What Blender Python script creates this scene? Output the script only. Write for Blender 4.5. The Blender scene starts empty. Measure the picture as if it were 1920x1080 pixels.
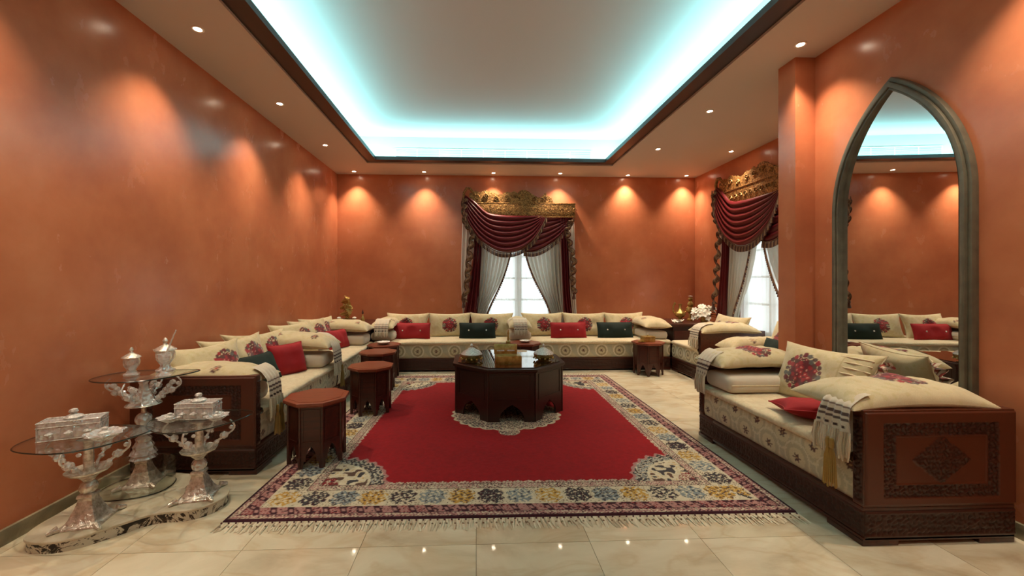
import bpy, bmesh, math, random
import numpy as np
from mathutils import Matrix, Vector
random.seed(7); rng = np.random.default_rng(7)
S = bpy.context.scene; C = S.collection
PI = math.pi
def R(a): return math.radians(a)

# ---------------------------------------------------------------- camera, world, exposure
cd = bpy.data.cameras.new('camera'); cam = bpy.data.objects.new('camera', cd); C.objects.link(cam)
cam.location = (0, 0, 1.4); cam.rotation_euler = (R(90), 0, R(-2.3))
cd.sensor_width = 36; cd.lens = 760/1920*36
cd.shift_x = (960-923.5)/1920; cd.shift_y = -10/1920; cd.clip_start = .05
S.camera = cam
W = bpy.data.worlds.new('world'); S.world = W; W.use_nodes = True
bg = W.node_tree.nodes['Background']; bg.inputs[0].default_value = (.86, .93, 1, 1); bg.inputs[1].default_value = 2.3
S.view_settings.view_transform = 'Standard'; S.view_settings.look = 'None'
S.view_settings.exposure = 0.08; S.view_settings.gamma = 1; S.view_settings.use_curve_mapping = False
SPOT_W = 114.0; COVE_W = 42.0
CEIL = 3.38
XL, XR, XA, YB, YF = -2.53, 2.98, 4.13, 7.5, -1.6

def area(name, loc, rot, sx, sy, power, col):
    l = bpy.data.lights.new(name, 'AREA'); l.shape = 'RECTANGLE'; l.size = sx; l.size_y = sy
    l.energy = power; l.color = col
    o = bpy.data.objects.new(name, l); o.location = loc; o.rotation_euler = rot; C.objects.link(o)
    return o
CY = (.29, .83, .97)
# LED strips lying on the cove ledge, shining up
TX0, TX1, TY0, TY1 = -1.80, 2.30, -.35, 6.77          # tray opening (outer edge of the moulding)
area('led_strip', (TX0-.06, (TY0+TY1)/2, 3.445), (PI, 0, 0), .05, TY1-TY0, COVE_W*7.1/4, CY)
area('led_strip', (TX1+.06, (TY0+TY1)/2, 3.445), (PI, 0, 0), .05, TY1-TY0, COVE_W*7.1/4, CY)
area('led_strip', ((TX0+TX1)/2, TY1-.02, 3.445), (PI, 0, 0), TX1-TX0, .05, COVE_W, CY)
area('led_strip', ((TX0+TX1)/2, TY0-.02, 3.445), (PI, 0, 0), TX1-TX0, .05, COVE_W, CY)

# ---------------------------------------------------------------- helpers
def lin(c):
    c = np.asarray(c, float)/255.
    return np.where(c <= .04045, c/12.92, ((c+.055)/1.055)**2.4)
def L4(c): return tuple(lin(c))+(1.,)

def tag(o, label=None, cat=None, group=None, kind=None):
    if label: o['label'] = label
    if cat: o['category'] = cat
    if group: o['group'] = group
    if kind: o['kind'] = kind
    return o
def thing(name, label, cat, loc=(0, 0, 0), rz=0, group=None):
    o = bpy.data.objects.new(name, None); o.empty_display_size = .1; C.objects.link(o)
    o.location = loc; o.rotation_euler = (0, 0, rz)
    return tag(o, label, cat, group)
def link(name, me, mat, parent=None):
    o = bpy.data.objects.new(name, me)
    if mat: me.materials.append(mat)
    if parent is not None: o.parent = parent
    C.objects.link(o); return o

class MB:
    def __init__(s): s.v = []; s.f = []; s.M = Matrix.Identity(4); s.c = []; s.col = None
    def add(s, vs, fs):
        b = len(s.v)
        for v in vs: s.v.append(tuple(s.M @ Vector(v))); s.c.append(s.col)
        for f in fs: s.f.append(tuple(b+i for i in f))
        return s
    def box(s, x0, x1, y0, y1, z0, z1):
        return s.add([(x0,y0,z0),(x1,y0,z0),(x1,y1,z0),(x0,y1,z0),(x0,y0,z1),(x1,y0,z1),(x1,y1,z1),(x0,y1,z1)],
                     [(0,3,2,1),(4,5,6,7),(0,1,5,4),(1,2,6,5),(2,3,7,6),(3,0,4,7)])
    def prism(s, poly, z0, z1):
        n = len(poly)
        return s.add([(x,y,z0) for x,y in poly]+[(x,y,z1) for x,y in poly],
                     [tuple(range(n-1,-1,-1)), tuple(range(n,2*n))]+[(i,(i+1)%n,n+(i+1)%n,n+i) for i in range(n)])
    def wallpoly(s, poly, y0, y1):          # polygon in x-z, thickness along y
        n = len(poly)
        return s.add([(x,y0,z) for x,z in poly]+[(x,y1,z) for x,z in poly],
                     [tuple(range(n)), tuple(range(2*n-1,n-1,-1))]+[(i,n+i,n+(i+1)%n,(i+1)%n) for i in range(n)])
    def lathe(s, prof, n=24, x=0, y=0, z=0, a0=0, k=1, wob=0, wn=8):
        vs = []; m = len(prof)
        for i in range(n):
            a = a0+2*PI*i/n; w = 1+wob*math.cos(wn*a)
            for r, h in prof: vs.append((x+r*k*w*math.cos(a), y+r*k*w*math.sin(a), z+h*k))
        fs = []
        for i in range(n):
            j = (i+1) % n
            for q in range(m-1): fs.append((i*m+q, j*m+q, j*m+q+1, i*m+q+1))
        if prof[0][0] > 1e-4: fs.append(tuple(i*m for i in range(n-1,-1,-1)))
        if prof[-1][0] > 1e-4: fs.append(tuple(i*m+m-1 for i in range(n)))
        return s.add(vs, fs)
    def ball(s, x, y, z, r, n=10, sz=1):
        return s.lathe([(r*math.sin(PI*q/(n//2+2)), -r*sz*math.cos(PI*q/(n//2+2))) for q in range(n//2+3)], n, x, y, z)
    def tube(s, pts, rad, n=8, closed=False):
        pts = [Vector(p) for p in pts]; m = len(pts); vs = []; fs = []
        rr = rad if isinstance(rad, (list, tuple)) else [rad]*m
        up = None
        for i, p in enumerate(pts):
            a = pts[(i-1) % m] if (i > 0 or closed) else p; b = pts[(i+1) % m] if (i < m-1 or closed) else p
            t = (b-a).normalized()
            if up is None: up = Vector((0,0,1)) if abs(t.z) < .9 else Vector((1,0,0))
            u = (up-t*up.dot(t)).normalized(); w = t.cross(u); up = u
            for k in range(n):
                an = 2*PI*k/n; q = p+(u*math.cos(an)+w*math.sin(an))*rr[i]; vs.append(tuple(q))
        for i in range(m if closed else m-1):
            j = (i+1) % m
            for k in range(n): fs.append((i*n+k, i*n+(k+1)%n, j*n+(k+1)%n, j*n+k))
        if not closed: fs += [tuple(range(n-1,-1,-1)), tuple((m-1)*n+k for k in range(n))]
        return s.add(vs, fs)
    def mesh(s, name, bev=0, seg=2, ang=35, smooth=True):
        me = bpy.data.meshes.new(name); me.from_pydata(s.v, [], s.f)
        if any(c is not None for c in s.c):
            ca = me.color_attributes.new('Col', 'FLOAT_COLOR', 'POINT')
            arr = np.ones((len(s.v), 4)); arr[:, :3] = [c if c is not None else (1,1,1) for c in s.c]
            ca.data.foreach_set('color', arr.ravel())
        bm = bmesh.new(); bm.from_mesh(me)
        bmesh.ops.recalc_face_normals(bm, faces=bm.faces)
        if bev:
            ed = [e for e in bm.edges if len(e.link_faces) == 2 and e.calc_face_angle(0) > R(30)]
            bmesh.ops.bevel(bm, geom=ed, offset=bev, segments=seg, affect='EDGES', profile=.6)
        bm.to_mesh(me); bm.free()
        if smooth:
            me.polygons.foreach_set('use_smooth', [True]*len(me.polygons)); me.set_sharp_from_angle(angle=R(ang))
        return me
    def build(s, name, mat, parent=None, **k): return link(name, s.mesh(name, **k), mat, parent)

def grid_mesh(name, grids, smooth=True):
    """grids: list of (X,Y,Z,colour or None) arrays of shape (m,n)"""
    vs = []; fs = []; cs = []; b = 0
    for X, Y, Z, K in grids:
        m, n = X.shape
        vs.append(np.stack([X, Y, Z], -1).reshape(-1, 3))
        i = np.arange(m*n).reshape(m, n)+b
        fs.append(np.stack([i[:-1,:-1], i[:-1,1:], i[1:,1:], i[1:,:-1]], -1).reshape(-1, 4))
        cs.append(np.ones((m*n, 3)) if K is None else K.reshape(-1, 3)); b += m*n
    vs = np.concatenate(vs); fs = np.concatenate(fs); cs = np.concatenate(cs)
    me = bpy.data.meshes.new(name)
    me.vertices.add(len(vs)); me.vertices.foreach_set('co', vs.ravel().astype(np.float32))
    me.loops.add(fs.size); me.loops.foreach_set('vertex_index', fs.ravel().astype(np.int32))
    me.polygons.add(len(fs)); me.polygons.foreach_set('loop_start', np.arange(0, fs.size, 4, dtype=np.int32))
    me.update(calc_edges=True)
    ca = me.color_attributes.new('Col', 'FLOAT_COLOR', 'POINT')
    ca.data.foreach_set('color', np.concatenate([cs, np.ones((len(cs),1))], 1).ravel().astype(np.float32))
    if smooth: me.polygons.foreach_set('use_smooth', [True]*len(fs))
    me.validate(); return me

def vnoise(x, y, seed=0):
    def h(i, j):
        v = np.sin(i*127.1+j*311.7+seed*74.7)*43758.5453
        return v-np.floor(v)
    xi, yi = np.floor(x), np.floor(y); fx, fy = x-xi, y-yi
    fx = fx*fx*(3-2*fx); fy = fy*fy*(3-2*fy)
    return (h(xi,yi)*(1-fx)+h(xi+1,yi)*fx)*(1-fy)+(h(xi,yi+1)*(1-fx)+h(xi+1,yi+1)*fx)*fy
def ornament(x, y):     # arabesque-like field about -1..1
    return (np.sin(x*1.0+1.7*np.sin(y*.9))*np.sin(y*1.0+1.7*np.sin(x*.9))+.6*np.cos(x*1.9-y*.7)*np.cos(y*1.9+x*.7))/1.4

# ---------------------------------------------------------------- materials
def mat(name, col=(128,128,128), rough=.5, metal=0, **k):
    m = bpy.data.materials.new(name); m.use_nodes = True; b = m.node_tree.nodes['Principled BSDF']
    b.inputs['Base Color'].default_value = L4(col); b.inputs['Roughness'].default_value = rough; b.inputs['Metallic'].default_value = metal
    for kk, v in k.items(): b.inputs[kk.replace('_', ' ')].default_value = v
    return m
def nodes(m): return m.node_tree.nodes, m.node_tree.links, m.node_tree.nodes['Principled BSDF']
def coords(m, scale=(1,1,1), src='Object'):
    N, Lk, b = nodes(m)
    mp = N.new('ShaderNodeMapping'); mp.inputs['Scale'].default_value = scale
    if src == 'Position':
        g = N.new('ShaderNodeNewGeometry'); Lk.new(g.outputs['Position'], mp.inputs['Vector'])
    else:
        t = N.new('ShaderNodeTexCoord'); Lk.new(t.outputs[src], mp.inputs['Vector'])
    return mp.outputs[0]
def noise(m, vec, scale, detail=4, rough=.55, dist=0):
    N, Lk, b = nodes(m); n = N.new('ShaderNodeTexNoise')
    n.inputs['Scale'].default_value = scale; n.inputs['Detail'].default_value = detail
    n.inputs['Roughness'].default_value = rough; n.inputs['Distortion'].default_value = dist
    Lk.new(vec, n.inputs['Vector']); return n.outputs['Fac']
def ramp(m, fac, stops):
    N, Lk, b = nodes(m); r = N.new('ShaderNodeValToRGB'); e = r.color_ramp.elements
    while len(e) < len(stops): e.new(.5)
    for i, (p, c) in enumerate(stops): e[i].position = p; e[i].color = L4(c)
    Lk.new(fac, r.inputs[0]); return r.outputs[0]
def mixc(m, a, b2, fac, mode='MIX'):
    N, Lk, b = nodes(m); x = N.new('ShaderNodeMix'); x.data_type = 'RGBA'; x.blend_type = mode
    if isinstance(fac, float): x.inputs[0].default_value = fac
    else: Lk.new(fac, x.inputs[0])
    Lk.new(a, x.inputs[6]); Lk.new(b2, x.inputs[7]); return x.outputs[2]
def rng_map(m, fac, a, b2):
    N, Lk, b = nodes(m); r = N.new('ShaderNodeMapRange'); r.inputs[3].default_value = a; r.inputs[4].default_value = b2
    Lk.new(fac, r.inputs[0]); return r.outputs[0]
def bump(m, h, strength=.2, dist=.01):
    N, Lk, b = nodes(m); u = N.new('ShaderNodeBump'); u.inputs['Strength'].default_value = strength; u.inputs['Distance'].default_value = dist
    Lk.new(h, u.inputs['Height']); Lk.new(u.outputs[0], b.inputs['Normal'])
def setc(m, c): N, Lk, b = nodes(m); Lk.new(c, b.inputs['Base Color'])
def setr(m, c): N, Lk, b = nodes(m); Lk.new(c, b.inputs['Roughness'])

M = {}
def plaster():
    m = mat('orange_plaster', (190,90,48), .33); v = coords(m, (1,1,1), 'Position')
    a = noise(m, v, 1.5, 6, .6, .0); f = noise(m, coords(m, (1,1,.6), 'Position'), 4, 6, .58, .0)
    c1 = ramp(m, a, [(.3,(184,108,74)), (.55,(203,125,86)), (.75,(213,138,98))])
    c2 = ramp(m, f, [(.25,(190,130,104)), (.7,(255,255,255))])
    setc(m, mixc(m, c1, c2, .16, 'MULTIPLY')); setr(m, rng_map(m, f, .16, .34)); bump(m, f, .05, .006)
    return m
M['plaster'] = plaster()
M['ceiling'] = mat('ceiling_paint', (208,198,188), .75)
def marble():
    m = mat('marble_tile', (205,184,148), .045); N, Lk, b = nodes(m)
    oi = N.new('ShaderNodeObjectInfo'); g = N.new('ShaderNodeNewGeometry'); ad = N.new('ShaderNodeVectorMath'); ad.operation = 'ADD'
    sc = N.new('ShaderNodeVectorMath'); sc.operation = 'SCALE'; sc.inputs[3].default_value = 9
    cb = N.new('ShaderNodeCombineXYZ'); Lk.new(oi.outputs['Random'], cb.inputs[0]); Lk.new(oi.outputs['Random'], cb.inputs[2])
    Lk.new(cb.outputs[0], sc.inputs[0]); Lk.new(g.outputs['Position'], ad.inputs[0]); Lk.new(sc.outputs[0], ad.inputs[1])
    mp = N.new('ShaderNodeMapping'); mp.inputs['Rotation'].default_value = (0,0,.6); mp.inputs['Scale'].default_value = (1,2.2,1)
    Lk.new(ad.outputs[0], mp.inputs['Vector'])
    a = noise(m, mp.outputs[0], 1.3, 7, .58, .8); d = noise(m, mp.outputs[0], 1.6, 4, .5, .9)
    c1 = ramp(m, a, [(.3,(184,166,138)), (.48,(214,200,170)), (.62,(224,212,184)), (.78,(204,190,162))])
    c2 = ramp(m, d, [(.44,(255,255,255)), (.5,(222,194,160)), (.56,(255,255,255))])
    setc(m, mixc(m, c1, c2, .3, 'MULTIPLY')); return m
M['marble'] = marble()
M['grout'] = mat('grout', (128,110,84), .8)
M['base_marble'] = mat('baseboard_marble', (150,140,112), .2)
m = M['base_marble']; setc(m, ramp(m, noise(m, coords(m, (1,1,1), 'Position'), 5, 5, .6, 1), [(.35,(132,124,100)), (.7,(168,156,126))]))
def wood(name, dark, light, rough=.35, sc=(1.2,14,14), coat=.3, b_=.06):
    m = mat(name, light, rough, 0, Coat_Weight=coat, Coat_Roughness=.25)
    v = coords(m, sc); a = noise(m, v, 3, 6, .6, .6)
    setc(m, ramp(m, a, [(.3,dark), (.7,light)])); bump(m, a, b_, .004); return m
M['wood'] = wood('dark_mahogany', (44,15,9), (74,28,16))
M['wood_side'] = wood('mahogany_panel', (62,24,12), (90,40,20))
M['wood_dark'] = wood('dark_table_wood', (28,9,6), (44,16,10), .38)
M['wood_top'] = wood('stool_top_wood', (112,52,34), (142,70,46), .33)
def carved(name, dark, light, sc=60):
    m = mat(name, light, .45, 0, Coat_Weight=.15); v = coords(m)
    N, Lk, b = nodes(m); vo = N.new('ShaderNodeTexVoronoi'); vo.inputs['Scale'].default_value = sc; vo.feature = 'DISTANCE_TO_EDGE'; Lk.new(v, vo.inputs['Vector'])
    n = noise(m, v, sc*.7, 3, .5, 1.5)
    setc(m, ramp(m, n, [(.38,dark), (.6,light)])); bump(m, vo.outputs['Distance'], .5, .01); return m
M['carved'] = carved('carved_wood', (40,14,8), (86,36,20))
M['tray'] = mat('cornice_moulding', (58,46,42), .45)
def attr_mat(name, rough=.9, sheen=.3, nsc=180, amp=.12, bmp=.15):
    m = mat(name, (200,190,160), rough, 0, Sheen_Weight=sheen); N, Lk, b = nodes(m)
    a = N.new('ShaderNodeVertexColor'); a.layer_name = 'Col'; n = noise(m, coords(m), nsc, 3)
    g = ramp(m, n, [(.2,(215,215,215)), (.8,(255,255,255))])
    setc(m, mixc(m, a.outputs[0], g, amp*5, 'MULTIPLY')); bump(m, n, bmp, .003); return m
M['print'] = attr_mat('printed_fabric'); M['rug'] = attr_mat('rug_pile', .98, 0, 90, .14, .35)
M['relief'] = attr_mat('carved_relief_wood', .42, 0, 40, .1, .05)
M['trim'] = attr_mat('fringe_trim', .85, .2, 120)
M['cover'] = mat('cream_chenille', (214,196,158), .9, 0, Sheen_Weight=.4); m = M['cover']; n_ = noise(m, coords(m), 26, 5, .6, 1)
setc(m, ramp(m, n_, [(.3,(200,180,140)), (.7,(224,208,172))])); bump(m, n_, .25, .01)
M['linen'] = mat('folded_linen', (206,194,172), .9, 0, Sheen_Weight=.3); m = M['linen']; bump(m, noise(m, coords(m), 14, 4), .3, .01)
M['velvet_red'] = mat('red_velvet', (150,2,14), .8, 0, Sheen_Weight=.18); m = M['velvet_red']
M['velvet_red'].node_tree.nodes['Principled BSDF'].inputs['Sheen Tint'].default_value = (1,.25,.3,1); bump(m, noise(m, coords(m), 10, 4), .2, .02)
M['velvet_green'] = mat('green_velvet', (3,26,18), .85, 0, Sheen_Weight=.06)
M['velvet_green'].node_tree.nodes['Principled BSDF'].inputs['Sheen Tint'].default_value = (.1,.5,.35,1)
M['maroon'] = mat('maroon_satin', (92,8,18), .36, 0, Sheen_Weight=.08); M['maroon'].node_tree.nodes['Principled BSDF'].inputs['Sheen Tint'].default_value = (1,.4,.45,1)
M['cream'] = mat('cream_drape', (218,214,202), .7, 0, Sheen_Weight=.3)
def translucent(m, k, col):
    N, Lk, b = nodes(m); o = N['Material Output']; t = N.new('ShaderNodeBsdfTranslucent'); t.inputs[0].default_value = (*col,1); x = N.new('ShaderNodeMixShader'); x.inputs[0].default_value = k
    Lk.new(b.outputs[0], x.inputs[1]); Lk.new(t.outputs[0], x.inputs[2]); Lk.new(x.outputs[0], o.inputs[0])
translucent(M['cream'], .3, (.85,.82,.76))
def sheer():
    m = bpy.data.materials.new('sheer_voile'); m.use_nodes = True; N = m.node_tree.nodes; Lk = m.node_tree.links
    N.clear(); o = N.new('ShaderNodeOutputMaterial'); t = N.new('ShaderNodeBsdfTransparent'); l = N.new('ShaderNodeBsdfTranslucent'); d = N.new('ShaderNodeBsdfDiffuse')
    l.inputs[0].default_value = (.93,.93,.9,1); d.inputs[0].default_value = (.85,.84,.8,1); t.inputs[0].default_value = (.95,.95,.93,1)
    a = N.new('ShaderNodeMixShader'); b = N.new('ShaderNodeMixShader'); a.inputs[0].default_value = .35; b.inputs[0].default_value = .28
    Lk.new(l.outputs[0], a.inputs[1]); Lk.new(d.outputs[0], a.inputs[2]); Lk.new(a.outputs[0], b.inputs[1]); Lk.new(t.outputs[0], b.inputs[2]); Lk.new(b.outputs[0], o.inputs[0])
    return m
M['sheer'] = sheer()
def gold(name, c1, c2, rough=.32, sc=60, bs=.5, metal=1):
    m = mat(name, c1, rough, metal); n = noise(m, coords(m), sc, 4, .6); setc(m, ramp(m, n, [(.35,c2), (.65,c1)])); bump(m, n, bs, .01); return m
M['cornice'] = gold('antique_gold_carving', (190,142,82), (84,54,26), .45, 48, 1.0, .7)
M['brass'] = gold('brass', (206,180,112), (160,130,66), .36, 20, .15, .85)
M['silver'] = gold('silver', (244,238,226), (180,170,154), .2, 38, .8, .6)
M['silver_lid'] = gold('silver_lid', (240,238,232), (180,176,168), .3, 90, .7, .5)
M['mirror'] = mat('mirror_glass', (238,240,238), .01, 1)
M['frame'] = mat('mirror_frame', (106,100,84), .4, .1); m = M['frame']; setc(m, ramp(m, noise(m, coords(m), 12, 4), [(.3,(92,88,74)), (.7,(116,110,92))]))
M['white_paint'] = mat('white_frame_paint', (235,235,228), .5)
def glass(name, tint=(.95,.97,.95), rough=.0, body=.0, bcol=(.8,.8,.78)):
    m = bpy.data.materials.new(name); m.use_nodes = True; N = m.node_tree.nodes; Lk = m.node_tree.links; N.clear()
    o = N.new('ShaderNodeOutputMaterial'); g = N.new('ShaderNodeBsdfGlossy'); g.inputs['Roughness'].default_value = max(rough,.02); g.inputs[0].default_value = (.95,.95,.95,1)
    t = N.new('ShaderNodeBsdfTransparent'); t.inputs[0].default_value = (*tint,1)
    lw = N.new('ShaderNodeLayerWeight'); lw.inputs[0].default_value = .5
    pw = N.new('ShaderNodeMath'); pw.operation = 'POWER'; pw.inputs[1].default_value = 2.3 if body == 0 else 1.6; Lk.new(lw.outputs['Facing'], pw.inputs[0])
    ml = N.new('ShaderNodeMath'); ml.operation = 'MULTIPLY_ADD'; ml.inputs[1].default_value = .55; ml.inputs[2].default_value = .04 if body == 0 else .38; Lk.new(pw.outputs[0], ml.inputs[0])
    if body > 0:
        tc = N.new('ShaderNodeTexCoord'); vo = N.new('ShaderNodeTexVoronoi'); vo.inputs['Scale'].default_value = 42; Lk.new(tc.outputs['Object'], vo.inputs['Vector'])
        bp = N.new('ShaderNodeBump'); bp.inputs['Strength'].default_value = 1.0; bp.inputs['Distance'].default_value = .012; Lk.new(vo.outputs['Distance'], bp.inputs['Height']); Lk.new(bp.outputs[0], g.inputs['Normal'])
    a = N.new('ShaderNodeMixShader'); Lk.new(ml.outputs[0], a.inputs[0]); Lk.new(t.outputs[0], a.inputs[1]); Lk.new(g.outputs[0], a.inputs[2])
    out = a.outputs[0]
    if body > 0:
        d = N.new('ShaderNodeBsdfPrincipled'); d.inputs['Base Color'].default_value = (*bcol,1); d.inputs['Roughness'].default_value = .15; d.inputs['Specular IOR Level'].default_value = 1; Lk.new(bp.outputs[0], d.inputs['Normal'])
        c = N.new('ShaderNodeMixShader'); c.inputs[0].default_value = body; Lk.new(out, c.inputs[1]); Lk.new(d.outputs[0], c.inputs[2]); out = c.outputs[0]
    Lk.new(out, o.inputs[0]); return m
M['glass'] = glass('clear_glass'); M['smoke'] = glass('tinted_glass_top', (.90,.91,.89))
M['crystal'] = glass('cut_crystal', (.97,.97,.96), .05, .34, (.95,.93,.90))
M['glass_edge'] = mat('glass_edge', (26,34,28), .15)
M['table_glass'] = mat('table_glass_top', (40,22,14), .03, 0, Coat_Weight=1, Coat_Roughness=.01)
M['petal'] = mat('white_petal', (244,238,222), .6, 0, Subsurface_Weight=.1)
M['leafgreen'] = mat('leaf_green', (52,70,30), .6)
def emis(name, col, st):
    m = bpy.data.materials.new(name); m.use_nodes = True; N = m.node_tree.nodes; b = N['Principled BSDF']
    b.inputs['Emission Color'].default_value = (*col,1); b.inputs['Emission Strength'].default_value = st; return m
M['bulb'] = emis('lamp_bulb', (1,.84,.62), 48); M['ring'] = mat('white_ring', (236,226,210), .4)
def pedge():
    m = mat('distressed_edge', (205,195,172), .5); n = noise(m, coords(m), 14, 5, .7, 1.5)
    setc(m, ramp(m, n, [(.5,(206,196,172)), (.535,(70,48,26)), (.58,(22,16,10))])); return m
M['plinth_edge'] = pedge()
M['plinth_top'] = mat('plinth_top', (208,198,172), .3); m = M['plinth_top']
setc(m, ramp(m, noise(m, coords(m), 6, 6, .6, 1.5), [(.3,(186,172,140)), (.7,(216,206,184))]))

# ---------------------------------------------------------------- room shell
def struct(name, mb, mt, **k): o = mb.build(name, mt, **k); o['kind'] = 'structure'; return o
fl = struct('floor', MB().box(XL-.15, XA+.15, YF-.15, YB+.15, -.12, -.008), M['grout'])
P = .6133; tm = MB().box(-P/2+.0012, P/2-.0012, -P/2+.0012, P/2-.0012, -.0079, 0).mesh('tile', smooth=False)
tm.materials.append(M['marble'])
i0 = math.floor((XL)/P); i1 = math.ceil(XA/P); j0 = math.floor((YF-2.17)/P); j1 = math.ceil((YB-2.17)/P)
cut = {}
for i in range(i0, i1):
    for j in range(j0, j1):
        x0, x1 = max(i*P, XL), min((i+1)*P, XA); y0, y1 = max(2.17+j*P, YF), min(2.17+(j+1)*P, YB)
        if x1-x0 < .02 or y1-y0 < .02: continue
        if y1 < 1.2: pass
        if x1-x0 > P-.001 and y1-y0 > P-.001: me = tm
        else:
            kx, ky = round(x1-x0, 3), round(y1-y0, 3)
            if (kx, ky) not in cut:
                mm = MB().box(-kx/2+.0012, kx/2-.0012, -ky/2+.0012, ky/2-.0012, -.0079, 0).mesh('tile_cut', smooth=False); mm.materials.append(M['marble']); cut[(kx, ky)] = mm
            me = cut[(kx, ky)]
        o = bpy.data.objects.new('tile', me); o.parent = fl; o.location = ((x0+x1)/2, (y0+y1)/2, 0); C.objects.link(o)
struct('wall_left', MB().box(XL-.15, XL, YF-.15, YB+.15, 0, 4), M['plaster'])
WX0, WX1, WZ0, WZ1 = .17, 1.40, .62, 2.35
struct('wall_back', MB().box(XL, WX0, YB, YB+.15, 0, 4).box(WX1, XA+.15, YB, YB+.15, 0, 4).box(WX0, WX1, YB, YB+.15, 0, WZ0).box(WX0, WX1, YB, YB+.15, WZ1, 4), M['plaster'])
struct('wall_front', MB().box(XL, XA+.15, YF-.15, YF, 0, 4), M['plaster'])
struct('wall_right', MB().box(XR, XR+.12, YF, 3.65, 0, CEIL), M['plaster'])
struct('wall_pillar', MB().box(2.80, XR, 3.45, 3.65, 0, CEIL).box(XR+.12, XA, 3.53, 3.65, 0, CEIL), M['plaster'])
VY0, VY1 = 4.95, 6.18
struct('wall_alcove', MB().box(XA, XA+.15, VY1, YB, 0, 4).box(XA, XA+.15, YF, VY0, 0, 4).box(XA, XA+.15, VY0, VY1, 0, WZ0).box(XA, XA+.15, VY0, VY1, WZ1, 4), M['plaster'])
# ceiling: slab ring + ledge + recess walls + upper slab
LE = .16
cx0, cx1, cy0, cy1 = TX0+LE, TX1-LE, TY0+LE, TY1-LE-.07         # inner edge of the lip
rx0, rx1, ry0, ry1 = TX0-.2, TX1+.2, TY0-.2, TY1+.13            # recess walls
UZ = 3.86
c = MB()
c.box(XL, TX0, YF, YB, CEIL, 3.43).box(TX1, XA, YF, YB, CEIL, 3.43).box(TX0, TX1, YF, TY0, CEIL, 3.43).box(TX0, TX1, TY1, YB, CEIL, 3.43)
c.box(XL, rx0, YF, YB, 3.43, 4).box(rx1, XA, YF, YB, 3.43, 4).box(rx0, rx1, YF, ry0, 3.43, 4).box(rx0, rx1, ry1, YB, 3.43, 4)
c.box(rx0, rx1, ry0, ry1, UZ, 4)
struct('ceiling', c, M['ceiling'])
t = MB()
def ring(mb, a, b, z0, z1):        # a,b = insets from opening
    X0, X1, Y0, Y1 = TX0+a, TX1-a, TY0+a, TY1-a
    x0, x1, y0, y1 = TX0+b, TX1-b, TY0+b, TY1-b
    for z in ((z0, z1),):
        mb.prism([(X0,Y0),(x0,y0),(x0,y1),(X0,Y1)], z0, z1); mb.prism([(X1,Y0),(X1,Y1),(x1,y1),(x1,y0)], z0, z1)
        mb.prism([(X0,Y0),(X1,Y0),(x1,y0),(x0,y0)], z0, z1); mb.prism([(X0,Y1),(x0,y1),(x1,y1),(X1,Y1)], z0, z1)
ring(t, 0, LE, 3.395, 3.432); ring(t, .05, LE+.012, 3.385, 3.40); ring(t, LE-.02, LE+.02, 3.38, 3.436)
struct('trim_1', t, M['tray'], smooth=False)
t = MB(); ring(t, -.012, .002, 3.372, 3.40); struct('trim_2', t, M['ceiling'], smooth=False)
# baseboards
struct('baseboard_left', MB().box(XL, XL+.02, YF, YB, 0, .085), M['base_marble'], bev=.003)
struct('baseboard_right', MB().box(XR-.02, XR, YF, 3.45, 0, .085), M['base_marble'], bev=.003)
struct('baseboard_back', MB().box(XL, XA, YB-.02, YB, 0, .085), M['base_marble'], bev=.003)
# windows
def window(name, loc, rz):
    o = bpy.data.objects.new(name, None); C.objects.link(o); o.location = loc; o.rotation_euler = (0,0,rz); o['kind'] = 'structure'
    w, h = 1.23, WZ1-WZ0; f = MB()
    f.box(0,w,.05,.11,0,.06).box(0,w,.05,.11,h-.06,h).box(0,.06,.05,.11,.06,h-.06).box(w-.06,w,.05,.11,.06,h-.06).box(w/2-.06,w/2+.06,.05,.11,.06,h-.06)
    f.build('window_frame', M['white_paint'], o, bev=.004)
    for k in range(2):
        x0 = .06+k*(w/2); x1 = w/2-.06+k*w/2
        for q in range(4):
            z0 = .06+q*(h-.12)/4; z1 = .06+(q+1)*(h-.12)/4
            MB().box(x0, x1, .078, .082, z0, z1).build('pane', M['glass'], o, smooth=False)
            if q: MB().box(x0, x1, .065, .095, z0-.015, z0+.015).build('glazing_bar', M['white_paint'], o, smooth=False)
    MB().box(-.05, w+.05, -.04, .05, -.04, 0).build('window_sill', M['base_marble'], o, bev=.004)
window('window_1', (WX0, YB, WZ0), 0)
window('window_2', (XA, VY1, WZ0), R(-90))

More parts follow.
